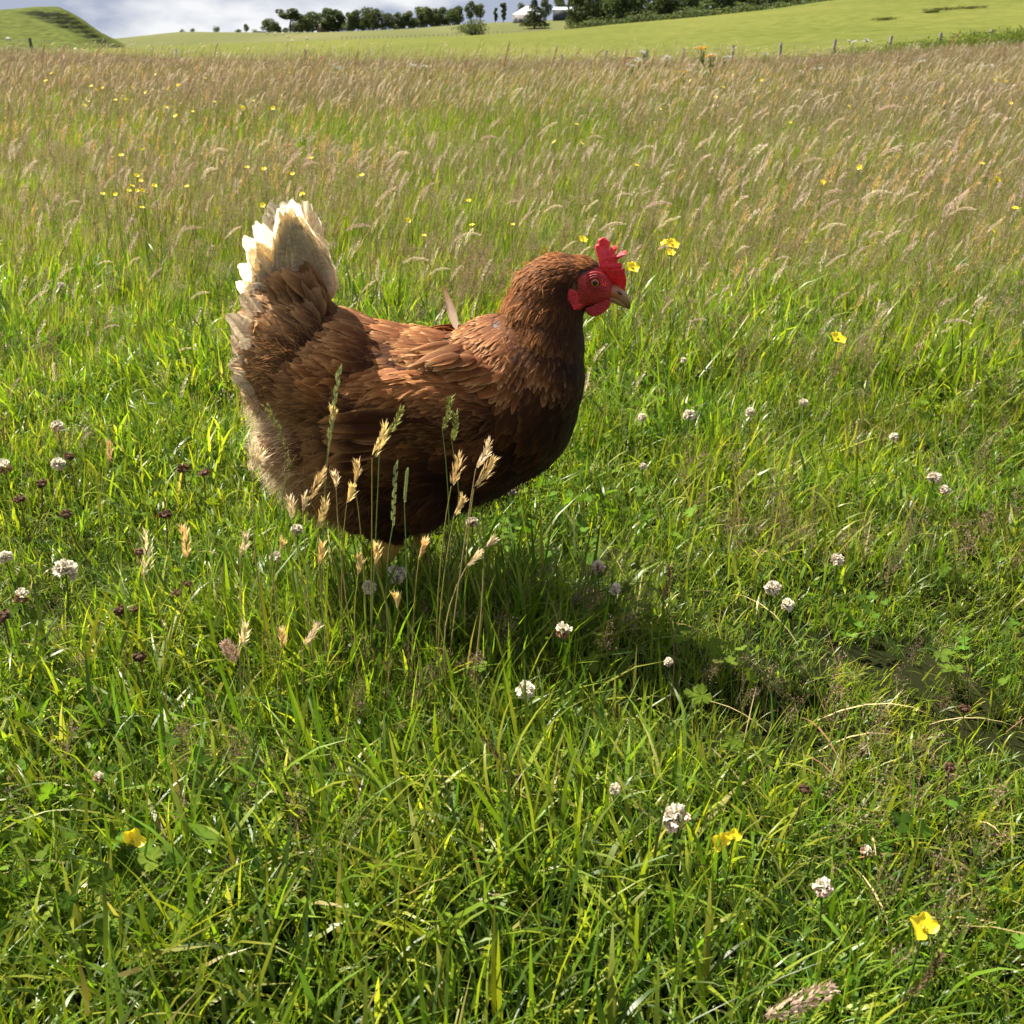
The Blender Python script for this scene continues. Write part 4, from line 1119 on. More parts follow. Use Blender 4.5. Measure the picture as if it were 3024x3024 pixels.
scatter("tall_meadow_grass", far, with_ground(p), vr.normal(0, .5, n), np.interp(p[:, 1], [5, 9, 13], [1.0, 1.12, 1.15]) * (.8 + .4 * vr.random(n)), np.where(vnoise(p[:, 0] * .5 + 3, p[:, 1] * .35, 17) + .3 * vr.random(n) > np.interp(p[:, 1], [5, 13], [.60, .80]), vr.integers(4, 6, n), vr.integers(0, 4, n)), "taller brown and pink meadow grass gone to seed across the field", "grass", tilt=vr.normal(0, .05, (n, 2)))
vfar = [proto(meadow_patch(vr, .55, 280, .37, .011, 16, .3, segs=2, haze=30, brown=.4), [M_GRASS, M_SEED]) for _ in range(4)]
p = in_view(vr, 12.6, 44.0, .52, 2.0); n = len(p)
scatter("distant_meadow_grass", vfar, with_ground(p), vr.normal(0, .5, n), (.72 + .6 * vr.random(n)), vr.integers(0, 4, n), "far end of the brown seeding meadow before the fence", "grass")

# --- paler, silvery seed heads, thickest towards the right
def pale_tuft(rng):
    bf = Buf(); bf.slot = 0
    for _ in range(4):
        H = .26 * (.8 + .5 * rng.random()); P_ = arc_stem(H, .25 + .5 * rng.random(), DOWNWIND + rng.normal(0, .4), .2 + .7 * rng.random(), rng.normal(0, .09), rng.normal(0, .09), 14, .25)
        tube(bf, P_, np.linspace(.0010, .0005, 14), np.array([.34, .29, .15]), 3, cap=False)
        spike(bf, rng, P_[10:], .0042, 70, .0062, .0024, [np.array([.74, .64, .54]), np.array([.68, .54, .48])][rng.integers(0, 2)], .45, lambda t: .3 + np.sin(np.pi * np.clip(t * .92 + .06, 0, 1)) ** .6)
    return bf
pt = [proto(pale_tuft(vr), M_SEED) for _ in range(5)]
p = in_view(vr, 2.6, 15.0, .36, .8); cl = vnoise(p[:, 0] * .7, p[:, 1] * .5, 41)
k = vr.random(len(p)) < np.clip((cl - .42) * 2.0, 0, 1) * np.clip(.35 + p[:, 0] / (p[:, 1] + 1), .08, 1); p = p[k]; n = len(p)
scatter("pale_seed_grass", pt, with_ground(p), vr.normal(0, .4, n), np.interp(p[:, 1], [2.6, 5, 15], [.75, 1.0, 1.35]) * (.8 + .5 * vr.random(n)), vr.integers(0, 5, n), "drifts of pale silvery seed heads through the meadow, thickest at right", "grass")
# ------------------------------------------------------------------ far things
def far_at(u, Y):
    x = float(s_of(u)) * Y
    return np.array([x, Y, float(height(x, Y))])
def ground_hit(u, v, Y0=46.0, Y1=560.0):
    """distance at which the sight line through that pixel meets the land"""
    for Y in np.arange(Y0, Y1, 1.0):
        if float(height(float(s_of(u)) * Y, Y)) >= float(zrow(v, Y)): return Y
    return Y1
def px_at(Y): return 0.907 * Y / FPX              # metres per photo pixel at that distance

def leaf_cloud(buf, rng, centers, radii, n, size, col):
    w = np.array([np.prod(r) for r in radii]) ** .6; k = rng.choice(len(centers), n, p=w / w.sum())
    d = unit(rng.normal(0, 1, (n, 3))); r = .55 + .5 * rng.random((n, 1)) ** .6
    p = np.array(centers)[k] + d * r * np.array(radii)[k]
    a = unit(rng.normal(0, 1, (n, 3)) + d * .4); b_ = unit(np.cross(a, rng.normal(0, 1, (n, 3))))
    s = size * (.6 + .8 * rng.random((n, 1)))
    V = np.stack([p - a * s, p + b_ * s * .7, p + a * s, p - b_ * s * .7], 1)
    C = np.repeat(col * (.65 + .7 * rng.random((n, 1))) * (.85 + .3 * rng.random((len(centers), 1)))[k], 4, 0)
    buf.add(V.reshape(-1, 3), np.arange(n * 4).reshape(n, 4), C)

def tree_meshes(seed, kind):
    """unit tree, one metre tall: (trunk mesh, crown mesh)"""
    rng = np.random.default_rng(seed); tb, cb = Buf(), Buf()
    bark = np.array([.05, .04, .03])
    dark = np.array([.085, .112, .052])
    if kind == 'conifer':
        tube(tb, [(0, 0, -.03), (.005, 0, .4), (0, 0, .97)], [.028, .018, .003], bark, 6)
        for i in range(15):
            z = .10 + .85 * i / 15; R = .30 * (1 - i / 15.5) ** .85 * (.8 + .4 * rng.random())
            m = max(3, int(9 * (1 - i / 17)))
            for j in range(m):
                an = 6.283 * j / m + rng.random(); c = np.array([math.cos(an) * R * .62, math.sin(an) * R * .62, z - .03 * rng.random()])
                leaf_cloud(cb, rng, [c], [np.array([R * .42, R * .42, .03])], 26, .022, dark * .75)
                strands(tb, np.array([[0, 0, z]]), (c * 1.2 * np.array([1, 1, 0]) + np.array([0, 0, c[2]]))[None], .004, bark)
    else:
        H0 = {'round': .12, 'tall': .10, 'umbrella': .40, 'poplar': .10, 'bush': .03, 'lone': .24}[kind]
        top = np.array([rng.normal(0, .03), rng.normal(0, .03), .8])
        tube(tb, [(0, 0, -.04), (rng.normal(0, .01), 0, H0), top * .8], [.028, .02, .006], bark, 6)
        cs, rs = [], []
        k = {'round': 15, 'tall': 15, 'umbrella': 12, 'poplar': 11, 'bush': 12, 'lone': 15}[kind]
        for i in range(k):
            t = (i + .5) / k; an = rng.random() * 6.283
            if kind == 'umbrella': z = .55 + .36 * rng.random(); R = .28 * math.sqrt(rng.random())
            elif kind == 'poplar': z = .15 + .78 * t; R = .05
            elif kind == 'bush': z = .04 + .62 * rng.random(); R = .62 * math.sqrt(rng.random()) * (1.05 - z * .8)
            else: z = H0 + .08 + (.86 - H0 - .08) * t; R = (.30 if kind != 'tall' else .22) * math.sin(math.pi * min(1, (t * .8 + .2))) ** .6 * (.5 + .6 * rng.random())
            c = np.array([math.cos(an) * R, math.sin(an) * R, z]); s = {'round': .16, 'tall': .135, 'umbrella': .12, 'poplar': .09, 'bush': .30, 'lone': .13}[kind] * (.7 + .6 * rng.random())
            cs.append(c); rs.append(np.array([s, s, s * .85]))
            tube(tb, [top * np.array([1, 1, 0]) + np.array([0, 0, max(.05, z - .2)]), c], [.010, .003], bark, 4)
        leaf_cloud(cb, rng, cs, rs, 2300, .028 if kind != 'bush' else .03, dark)
    return tb.mesh("trunk", M_BARK), cb.mesh("crown", M_FOLIAGE, smooth=False)
TREE_KINDS = {}
def tree(u, Y, top_v, kind, var, label, group=None, wide=1.0, name="tree", cat="tree", base_v=None):
    key = (kind, var)
    if key not in TREE_KINDS: TREE_KINDS[key] = tree_meshes(100 + var * 7 + len(kind), kind)
    loc = far_at(u, Y)
    if base_v is not None: loc[2] = float(zrow(base_v, Y))
    H = float(zrow(top_v, Y)) - loc[2]
    o = empty(name, loc, (u * 1.37) % 6.283); o.scale = (H * wide, H * wide, H)
    for nm, me in zip(("trunk", "crown"), TREE_KINDS[key]):
        c = bpy.data.objects.new(nm, me); COL.objects.link(c); c.parent = o
    tag(o, label, cat, group)
    return o

SKY_G = "trees along the skyline"
L0 = "dark broadleaf tree in the long row along the skyline"
sky_row = [ # u, top row, kind, variant, width
    (795, 52, 'round', 0, 1.1), (812, 62, 'round', 1, 1.0), (895, 44, 'round', 2, .9), (925, 30, 'round', 3, 1.05), (972, 20, 'tall', 0, 1.2), (1000, 22, 'tall', 1, 1.1),
    (1030, 33, 'round', 0, .85), (1058, 26, 'tall', 2, 1.0), (1090, 18, 'round', 1, .9), (1115, 20, 'round', 2, .85), (1150, 35, 'round', 3, 1.0), (1180, 34, 'tall', 0, 1.1),
    (1208, 28, 'tall', 1, 1.0), (1236, 16, 'round', 0, .9), (1262, 17, 'tall', 2, 1.0), (1290, 22, 'round', 1, .9), (1312, 18, 'tall', 0, 1.0), (1338, 22, 'round', 3, .9), (1356, 12, 'tall', 1, .9)]
row_ = []
for (u, tv, kd, var, wd) in sky_row:
    t_ = tree(u, RIDGE_Y + (u % 7) * 2, tv, kd, var, L0, SKY_G, wd * (1.2 + .5 * ((u * 37) % 10) / 10)); row_.append((t_, u, tv))
label_by_place(row_, "dark broadleaf tree", lambda x, y: "in the front rank along the skyline")
row_ = []
for i, u in enumerate([800, 822, 846, 868, 884, 908, 948, 985, 1014, 1044, 1074, 1102, 1132, 1165, 1194, 1222, 1249, 1276, 1300, 1325, 1346]):
    t_ = tree(u, RIDGE_Y + 26, float(np.interp(u, [800, 884, 960, 1100, 1346], [70, 62, 50, 50, 50])) + (i * 7) % 17, 'round', i % 4, "broadleaf tree filling the second rank of the skyline row", SKY_G, 1.5); row_.append((t_, u, 0))
label_by_place(row_, "lower broadleaf tree", lambda x, y: "in the rank filling gaps behind the skyline trees")
tree(858, RIDGE_Y, 25, 'umbrella', 0, "mushroom shaped tree with bare stem near left end of the skyline row", SKY_G, 1.75)
tree(1392, RIDGE_Y, 0, 'lone', 0, "taller tree with an open crown at the right end of the skyline row", SKY_G, .95)
tree(1420, RIDGE_Y + 4, 6, 'lone', 1, "leaning open crowned tree just right of the tallest skyline tree", SKY_G, .8)
tree(1463, RIDGE_Y, 22, 'poplar', 0, "shorter of two slim trees standing apart against the sky", SKY_G, 1.2)
tree(1487, RIDGE_Y, 5, 'poplar', 1, "taller of two slim trees standing apart against the sky", SKY_G, 1.15)
tree(640, RIDGE_Y, 72, 'bush', 0, "round dark bush alone on the skyline left of the trees", None, .75, "bush", "bush")
tree(540, RIDGE_Y, 84, 'bush', 1, "left one of two low dark bushes on the skyline near the steep hill", None, 1.3, "bush", "bush")
tree(572, RIDGE_Y, 82, 'bush', 2, "right one of two low dark bushes on the skyline near the steep hill", None, 1.3, "bush", "bush")
tree(705, RIDGE_Y, 83, 'bush', 0, "long low hedge like bush left of the pale green sapling", None, 1.6, "bush", "bush")
tree(728, RIDGE_Y - 4, 68, 'round', 2, "small pale green sapling left of the skyline row", None, .9)
tree(752, RIDGE_Y, 84, 'bush', 1, "low dark bush right of the pale green sapling", None, 1.4, "bush", "bush")
tree(1392, 219, 50, 'bush', 2, "big round green bush in the field below the skyline trees", None, 1.75, "bush", "bush", base_v=107)
tree(1578, 430, -12, 'conifer', 0, "dark conifer growing in front of the white roofed barn", None, 1.7, "conifer", "tree")
for i, (u, tv, kd) in enumerate([(1540, 5, 'round'), (1612, -8, 'round'), (1650, -20, 'round')]):
    tree(u, 500, tv, kd, i, ["small dark tree left behind the white roofed barn", "tree right behind the white roofed barn", "tree behind the dark shed"][i], None, .8)
WOOD = "trees of the dark wood on the right"
for i, (u, tv, kd) in enumerate([(1712, -40, 'tall'), (1745, -60, 'round'), (1790, -50, 'round'), (1835, -80, 'tall'), (1880, -60, 'round'), (1925, -90, 'round'), (1975, -60, 'tall'), (2020, -80, 'round'), (2068, -70, 'round'), (2110, -90, 'tall'), (2160, -70, 'round'), (2210, -90, 'round'), (2262, -80, 'tall'), (2310, -90, 'round'), (2360, -70, 'round'), (2415, -80, 'tall')]):
    if i == 0: row_ = []
    t_ = tree(u, 330 + (i % 3) * 9, tv, kd, i % 4, "tall dark tree of the wood behind the bright crop field", WOOD, .85 if kd == 'round' else 1.0); row_.append((t_, u, 0))
label_by_place(row_, "tall dark tree", lambda x, y: "in the wood behind the bright crop field")
row_ = []
for i, u in enumerate(range(1700, 2440, 46)):
    t_ = tree(u, 318, float(np.interp(u, [1700, 1850, 2440], [50, 30, -25])), 'bush', i % 3, "low dark shrub along the near edge of the wood", "shrubs along the wood edge", 1.5, "shrub", "shrub"); row_.append((t_, u, 0))
label_by_place(row_, "low dark shrub", lambda x, y: "along the near edge of the wood")

# buildings
M_WALL = solid_mat("harled_wall", rough=.9, noise=.2, nscale=.8); M_ROOF = solid_mat("pale_roof", rough=.5, noise=.08, nscale=1.5); M_DARKC = solid_mat("dark_cladding", rough=.7, noise=.15, nscale=2)
def gable_house(name, u0, u1, v_eave, v_ridge, v_base, Y, depth, wallc, roofc, label, cat, hip=.3, wmat=M_WALL, rmat=M_ROOF, openings=()):
    x0, x1 = float(s_of(u0)) * Y, float(s_of(u1)) * Y; zb, ze, zr = [float(zrow(v, Y)) for v in (v_base, v_eave, v_ridge)]
    root = empty(name, ((x0 + x1) / 2, Y, zb)); w = (x1 - x0) / 2; he, hr_ = ze - zb, zr - zb
    wb = Buf(); box(wb, -w, w, 0, depth, -1, he, wallc); wb.build("wall", wmat, root, smooth=False)
    rb = Buf(); ov = .25; e = he - .05; hx = w * (1 - hip)
    V = [(-w - ov, -ov, e), (w + ov, -ov, e), (w + ov, depth + ov, e), (-w - ov, depth + ov, e), (-hx, depth / 2, hr_), (hx, depth / 2, hr_)]
    rb.add(V, [[0, 1, 5, 4], [2, 3, 4, 5]], roofc); rb.add(V, [[1, 2, 5], [3, 0, 4]], roofc); rb.add(V, [[0, 3, 2, 1]], roofc)
    rb.build("roof", rmat, root, smooth=False)
    for (nm, a0, a1, b0, b1, cc) in openings:
        ob = Buf(); box(ob, -w + 2 * w * a0, -w + 2 * w * a1, -.06, .05, he * b0, he * b1, cc); ob.build(nm, M_DARKC, root, smooth=False)
    tag(root, label, cat); return root
gable_house("barn", 1514, 1600, 42, 17, 80, 470, 9, np.array([.30, .28, .27]), np.array([.50, .52, .55]), "old grey barn with a bright white roof beside the conifer", "barn", hip=.9,
            openings=(("door", .22, .33, 0, .62, np.array([.10, .06, .05])), ("window", .06, .15, .3, .7, np.array([.25, .25, .27]))))
gable_house("shed", 1633, 1690, 28, 20, 62, 480, 8, np.array([.03, .04, .05]), np.array([.55, .60, .64]), "dark clad farm shed with pale grey roof left of the wood", "shed", hip=.06, wmat=M_DARKC)
gable_house("cottage", 938, 966, 74, 60, 92, 530, 8, np.array([.22, .18, .16]), np.array([.20, .15, .13]), "brown cottage half hidden between the skyline trees", "cottage", hip=.1)
# rough stone wall in front of the sapling, with its stones
def stone_wall(u0, u1, Y, v0, v1, label):
    x0, x1 = float(s_of(u0)) * Y, float(s_of(u1)) * Y; z0, z1 = float(zrow(v1, Y)), float(zrow(v0, Y))
    rng = np.random.default_rng(3); root = empty("stone_wall", ((x0 + x1) / 2, Y, z0)); tag(root, label, "wall")
    bf = Buf()
    for r in range(4):
        x = x0
        while x < x1:
            w = .5 + .7 * rng.random(); h = (z1 - z0) / 4
            box(bf, x - (x0 + x1) / 2, x + w * .92 - (x0 + x1) / 2, -.2 - .12 * rng.random(), .3, r * h - .3 * (r == 0), (r + .92) * h, np.array([.17, .17, .16]) * (.6 + .7 * rng.random())); x += w
    o = bf.build("stonework", M_WALL, root, smooth=False); o["kind"] = "stuff"
stone_wall(752, 800, 505, 92, 103, "short grey stone wall at the left end of the skyline trees")

# sheep
def make_sheep():
    root = empty("sheep"); wool = np.array([.62, .58, .50]); dk = np.array([.10, .09, .08])
    bf = Buf(); ellipsoid(bf, np.array([0, 0, .52]), .52, .27, .28, 0, 18, 12); V = bf.V[0]; V += unit(V - np.array([0, 0, .52])) * (vnoise(V[:, 0] * 9, V[:, 1] * 9 + V[:, 2] * 7, 2)[:, None] - .5) * .08
    bf.C = [np.tile(wool, (len(v), 1)) for v in bf.V]; bf.build("body", M_BARK, root)
    hb = Buf(); ellipsoid(hb, np.array([.60, 0, .50]), .16, .085, .10, -.6, 12, 8); ellipsoid(hb, np.array([.52, .10, .58]), .03, .07, .02); ellipsoid(hb, np.array([.52, -.10, .58]), .03, .07, .02)
    hb.C = [np.tile(wool * .9, (len(v), 1)) for v in hb.V]; hb.build("head", M_BARK, root)
    for sx in (-.33, .33):
        for sy in (-.14, .14):
            lb_ = Buf(); tube(lb_, [(sx, sy, .36), (sx + .02, sy, .18), (sx, sy, 0)], [.05, .035, .035], dk, 6); lb_.build("leg", M_BARK, root)
    return root
sheep0 = make_sheep()
flock = [(22, 117, 235, 1, "sheep grazing low on the steep hill beside the dark fence post"), (216, 148, 222, -1, "sheep grazing at the foot of the steep hill"), (812, 101, 400, 1, None), (836, 99, 470, -1, None), (850, 108, 400, 1, None), (862, 121, 330, -1, None), (905, 114, 350, 1, None), (880, 96, 480, 1, None), (790, 98, 470, 1, None)]
row_ = []
for i, (u, v, Y, fl, lab) in enumerate(flock):
    o = sheep0 if i == 0 else copy_tree(sheep0)
    x = float(s_of(u)) * Y; z = float(zrow(v, Y))
    if i < 2: z = z - .4
    else:
        Y = ground_hit(u, v + 4, 230); x = float(s_of(u)) * Y; z = float(height(x, Y))
    o.location = (x, Y, z); o.rotation_euler = (0, 0, .4 if fl > 0 else 2.8)
    tag(o, lab or "small white sheep in the pasture below the skyline trees", "sheep", "sheep grazing on the far pastures")
    if not lab: row_.append((o, u, v))
label_by_place(row_, "small white sheep", lambda x, y: "in the pasture below the skyline trees")

# wire fences with their posts
def fence(label, posts, wires=3, wirecol=np.array([.22, .22, .21])):
    """posts: (u, top row, distance, width in metres, colour)"""
    u, tv, Y, _, _ = posts[0]
    root = empty("wire_fence", (float(s_of(u)) * Y, Y, float(height(s_of(u) * Y, Y)))); o0 = np.array(root.location); tops = []
    for (u, tv, Y, w, colr) in posts:
        x = float(s_of(u)) * Y; zt = float(zrow(tv, Y)); zb = float(height(x, Y)) - .3
        pb = Buf(); lean = RNG.normal(0, .03); tube(pb, [np.array([x, Y, zb]) - o0, np.array([x + lean * .5, Y, (zb + zt) / 2]) - o0, np.array([x + lean, Y, zt - .02]) - o0, np.array([x + lean, Y, zt]) - o0], [w / 2, w / 2 * .97, w / 2 * .93, w / 2 * .7], np.array(colr), 8)
        pb.build("post", M_WOOD, root); tops.append(np.array([x + lean, Y - w / 2, zt]) - o0)
    for k in range(wires):
        wb = Buf(); pts = []
        for a_, b_ in zip(tops[:-1], tops[1:]):
            for t in (0, .5): pts.append(a_ * (1 - t) + b_ * t - np.array([0, 0, .07 + .26 * k + .03 * (t > 0)]))
        pts.append(tops[-1] - np.array([0, 0, .07 + .26 * k])); tube(wb, pts, .004, wirecol, 3, cap=False); wb.build("wire", M_WIRE, root)
    tag(root, label, "fence"); return root
GREYW, DARKW, PALE = (.20, .18, .16), (.06, .06, .035), (.42, .46, .48)
fence("grey wooden post and wire fence along the weedy verge at right", [(1660, 160, 50, .12, GREYW), (1792, 149, 49, .12, GREYW), (1913, 146, 48, .12, GREYW), (2024, 142, 47, .12, GREYW), (2169, 133, 46, .12, GREYW), (2311, 126, 45, .12, GREYW), (2468, 116, 44.5, .12, GREYW), (2630, 105, 44, .12, GREYW), (2779, 96, 43.5, .12, GREYW), (2929, 85, 43, .12, GREYW), (3090, 76, 42.5, .12, GREYW)])
fence("thin wire fence with dark and pale posts below the steep hill", [(-120, 108, 40, .1, DARKW), (86, 112, 40, .11, DARKW), (517, 142, 42, .07, PALE), (737, 160, 44, .05, PALE), (896, 146, 44, .09, DARKW)], wires=2)
def far_fence(u0, u1, k, Y0, Y1, dz, label):
    root = empty("stock_fence", far_at(u0, Y0)); o0 = np.array(root.location); P0 = []
    for i in range(k):
        t = i / (k - 1); q = far_at(u0 + (u1 - u0) * t, Y0 + (Y1 - Y0) * t) - o0; P0.append(q)
        pb = Buf(); tube(pb, [q - np.array([0, 0, .2]), q + np.array([0, 0, dz])], [.09, .08], np.array([.16, .14, .10]), 5); pb.build("post", M_WOOD, root)
    wb = Buf(); tube(wb, np.array(P0) + np.array([0, 0, dz * .9]), .03, np.array([.2, .2, .18]), 3, cap=False); wb.build("wire", M_WIRE, root)
    tag(root, label, "fence")
far_fence(1010, 1700, 52, 420, 400, 1.15, "distant fence of many small posts across the pale pasture")

# weeds on the verge along the right-hand fence
def weed_patch(rng, H=.6):
    bf = Buf(); n = 46
    blades(bf, rng, rng.normal(0, .22, (n, 2)), H * (.4 + .7 * rng.random(n)), .018, rng.random(n) * 6.283, .2 * rng.random(n), .8 * rng.random(n), pick(rng, n, [np.array([.08, .12, .026]), np.array([.16, .18, .05]), np.array([.26, .24, .12])], [2, 2, 1]), segs=2)
    k = 160; P_ = np.stack([rng.normal(0, .22, k), rng.normal(0, .22, k), H * (.15 + .95 * rng.random(k) ** 1.5)], 1)
    dd = unit(rng.normal(0, 1, (k, 3))); diamond(bf, P_, dd, unit(np.cross(dd, rng.normal(0, 1, (k, 3)))), .08, .028, pick(rng, k, [np.array([.055, .095, .022]), np.array([.13, .17, .045])], [1, 1]))
    return bf
wp = [proto(weed_patch(vr), M_LEAF) for _ in range(3)]
uu_ = 1650 + 1750 * vr.random(900) ** .75; yy_ = 39.5 + 6 * vr.random(900); pv = np.stack([s_of(uu_) * yy_, yy_], 1)
scatter("verge_weeds", wp, with_ground(pv), vr.random(900) * 6.283, np.interp(uu_, [1650, 2400, 3100], [.5, .85, 1.2]) * (.5 + .8 * vr.random(900) ** 1.5), vr.integers(0, 3, 900), "dark green nettles and weeds along the fence at right", "weeds")
# flattened dark patches in the standing crop are bare soil showing between laid stalks
def laid_patch(u, v, wpx, name, label):
    for Y in np.arange(60, 215, 2.0):
        x = float(s_of(u)) * Y
        if float(height(x, Y)) >= float(zrow(v, Y)): break
    rng = np.random.default_rng(int(u)); bf = Buf(); n = 120; R = wpx * px_at(Y) / 2
    q = np.stack([x + rng.normal(0, R * .5, n), Y + rng.normal(0, R * .9, n)], 1)
    blades(bf, rng, q - np.array([x, Y]), .5 + .4 * rng.random(n), .10, rng.normal(.3, .6, n), .9, .5, pick(rng, n, [np.array([.035, .05, .012]), np.array([.06, .075, .015])], [1, 1]), segs=2)
    o = bf.build(name, M_LEAF); o.location = (x, Y, float(height(x, Y)) + .05); tag(o, label, "crop", kind="stuff")
for (u, v, w) in ((2770, 34, 90), (2850, 30, 90), (2600, 62, 60), (2735, 40, 40)):
    laid_patch(u, v, w, "laid_crop", "dark patch of flattened crop high in the bright field")
# ------------------------------------------------------------------ single plants one can pick out
fr_ = np.random.default_rng(77)
GREEN_STEM = np.array([.10, .17, .04])
def stem_to(buf, top, lean, rad=.0009, col=GREEN_STEM, n=7):
    """a gently curved stalk from the ground to the origin-relative head point"""
    t = np.linspace(0, 1, n)[:, None]; g = np.array([top[0] - lean[0], top[1] - lean[1], 0.0])
    P = g * (1 - t) + np.asarray(top) * t + np.array([lean[0] * .25, lean[1] * .25, 0]) * np.sin(t * math.pi)
    tube(buf, P, np.linspace(rad * 1.2, rad * .8, n), col, 5, cap=False)

def clover_head(rng, R, kind):
    bf = Buf()
    n = 58 if kind != 'half' else 30
    i = np.arange(n) + .5; ph = np.arccos(1 - 1.72 * i / n); th = math.pi * (1 + 5 ** .5) * i
    d = np.stack([np.cos(th) * np.sin(ph), np.sin(th) * np.sin(ph), np.cos(ph)], 1)
    if kind == 'half': d = np.concatenate([d[:12], unit(d[12:] * np.array([1, 1, .2]) + np.array([0, 0, -.8]))])
    p = d * R * .22
    up = unit(d + np.array([0, 0, .35]) + rng.normal(0, .14, (n, 3))); sd = unit(np.cross(up, d + rng.normal(0, .5, (n, 3))))
    low = np.clip((.1 - d[:, 2]) / .9, 0, 1)[:, None]
    white, pink, brown = np.array([.76, .69, .56]), np.array([.62, .36, .30]), np.array([.20, .11, .06])
    if kind == 'dead':
        cA, cB = brown * .55, brown * .9; up = unit(d * np.array([1, 1, .4]) + np.array([0, 0, -.55]) + rng.normal(0, .3, (n, 3)))
    elif kind == 'pink': cA, cB = white * .95, pink
    elif kind == 'half': cA, cB = white, brown * 1.4
    else: cA, cB = white, white * .6 + pink * .4
    if kind == 'half': low = np.where(np.arange(n)[:, None] < 12, 0.0, 1.0)
    col = (cA * (1 - low) + cB * low) * (.85 + .3 * rng.random((n, 1)))
    L = R * (.62 + .3 * rng.random(n))
    # each floret: keel plus a folded standard
    for sgn in (-1, 1):
        diamond(bf, p, unit(up + sd * .14 * sgn), unit(sd + up * .2), L, R * .40, col, .74)
    diamond(bf, p, unit(up + rng.normal(0, .1, (n, 3))), unit(np.cross(up, sd)), L * .88, R * .34, col * .95, .7)
    # darker calyx at the base of the florets
    diamond(bf, p * .6, up, sd, L * .42, R * .18, np.array([.22, .20, .08]) if kind != 'dead' else brown * .5)
    return bf
HEADS = {}
def clover(dx, dy, size_px, kind, label, z=.085, group=None, name="white_clover"):
    u, v = dx * DK, dy * DK; P_ = at_height(u, v, z); depth = np.linalg.norm(P_ - np.array([0, 0, CAM_H]))
    R = max(.005, size_px * DK * depth / FPX / 2 * .95)
    root = empty(name, (P_[0], P_[1], 0), fr_.random() * 6.283)
    key = (kind, int(fr_.integers(0, 3)))
    if key not in HEADS: HEADS[key] = clover_head(np.random.default_rng(900 + len(HEADS)), 1.0, kind).mesh("flower_head", M_WHITE if kind != 'dead' else M_SEED)
    h = bpy.data.objects.new("flower_head", HEADS[key]); COL.objects.link(h); h.parent = root; h.location = (0, 0, z); h.scale = (R,) * 3
    h.rotation_euler = (fr_.normal(0, .25), fr_.normal(0, .25), 0)
    sb = Buf(); stem_to(sb, (0, 0, z), fr_.normal(0, .018, 2), .0010 if R > .006 else .0007, GREEN_STEM if kind != 'dead' else np.array([.16, .12, .06])); sb.build("stem", M_LEAF, root)
    tag(root, label, "clover" if kind != 'dead' else "dead clover", group)
CLG = "white clover flowers in the turf"
for a in [
    (1275, 1545, 60, 'pink', "largest cream clover head with pink centre above the pair of buttercups at lower right", .10),
    (1553, 1676, 40, 'pink', "pinkish clover head between the two lower right buttercups", .08),
    (123, 1077, 46, 'white', "large white clover head at the left edge with pale stem", .11),
    (1458, 1111, 34, 'white', "upper of two clover heads close together right of centre", .09),
    (1486, 1142, 27, 'white', "lower of two clover heads close together right of centre", .08),
    (1580, 1056, 26, 'pink', "pale pink clover head alone in the grass right of the hen's shadow", .09),
    (992, 1303, 40, 'white', "cream clover head with pink base straight below the hen's breast", .09),
    (1063, 1190, 38, 'half', "half faded clover with white top florets over drooping brown ones", .10),
    (697, 1110, 31, 'white', "bright white clover head among the golden spikes below the hen", .10),
    (748, 1085, 42, 'pink', "greyish pink clover head veiled by purple bent grass below the hen", .10),
    (1160, 1112, 28, 'white', "small clover head right of the half faded one", .09),
    (1128, 1070, 30, 'pink', "dusky pink clover head in the shade below the hen's breast", .09),
    (868, 1163, 22, 'white', "tiny white clover deep in the hen's shadow", .07),
    (1300, 785, 27, 'white', "brightest clover in the lit grass right of the hen's breast", .10),
    (1212, 789, 20, 'white', "small clover nearest to the hen's breast in the lit grass", .09),
    (1416, 778, 20, 'white', "middle clover of the loose line right of the hen", .09),
    (1516, 761, 18, 'white', "rightmost clover of the loose line right of the hen", .09),
    (1687, 825, 18, 'white', "small clover in darker grass near the right edge", .09),
    (1763, 903, 28, 'white', "round clover head near the right edge above a smaller one", .10),
    (1782, 925, 22, 'pink', "smaller clover tucked under a round one near the right edge", .09),
    (110, 877, 27, 'white', "white clover at the left edge beside dead brown heads", .10),
    (8, 880, 30, 'half', "clover cut by the left edge with faded lower florets", .11),
    (10, 1052, 26, 'white', "dense white clover head cut by the left edge", .11),
    (41, 1125, 30, 'half', "ragged pinkish clover below the one cut by the left edge", .09),
    (560, 1000, 25, 'white', "white clover under the hen's rump beside a golden spike", .09),
    (520, 1052, 25, 'pink', "small pink clover under the fluffy golden head left of the spikes", .09),
    (967, 927, 24, 'white', "white clover just below the hen's breast", .09),
    (891, 987, 26, 'pink', "shaded pink clover just below the hen's belly", .09),
    (1161, 1490, 26, 'white', "small white clover above the large pink centred one", .07),
    (187, 1467, 22, 'half', "brown and white clover in the dark grass at lower left", .08),
    (1262, 1250, 17, 'white', "tiny clover in the grass below the close pair", .07),
    (1635, 1605, 22, 'half', "small ragged clover below the dark stem at lower right", .07),
    (115, 539, 13, 'white', "tiny white flower far back at the left in the meadow", .14),
    (1290, 680, 13, 'white', "tiny clover in the meadow right of the hen's neck", .12),
    (1213, 880, 15, 'white', "tiny clover low in the lit grass below the loose line", .07),
    (108, 805, 24, 'pink', "pale hazy clover at left above the white one", .11)]:
    clover(*a, group=CLG)
DG = "dead brown clover heads"
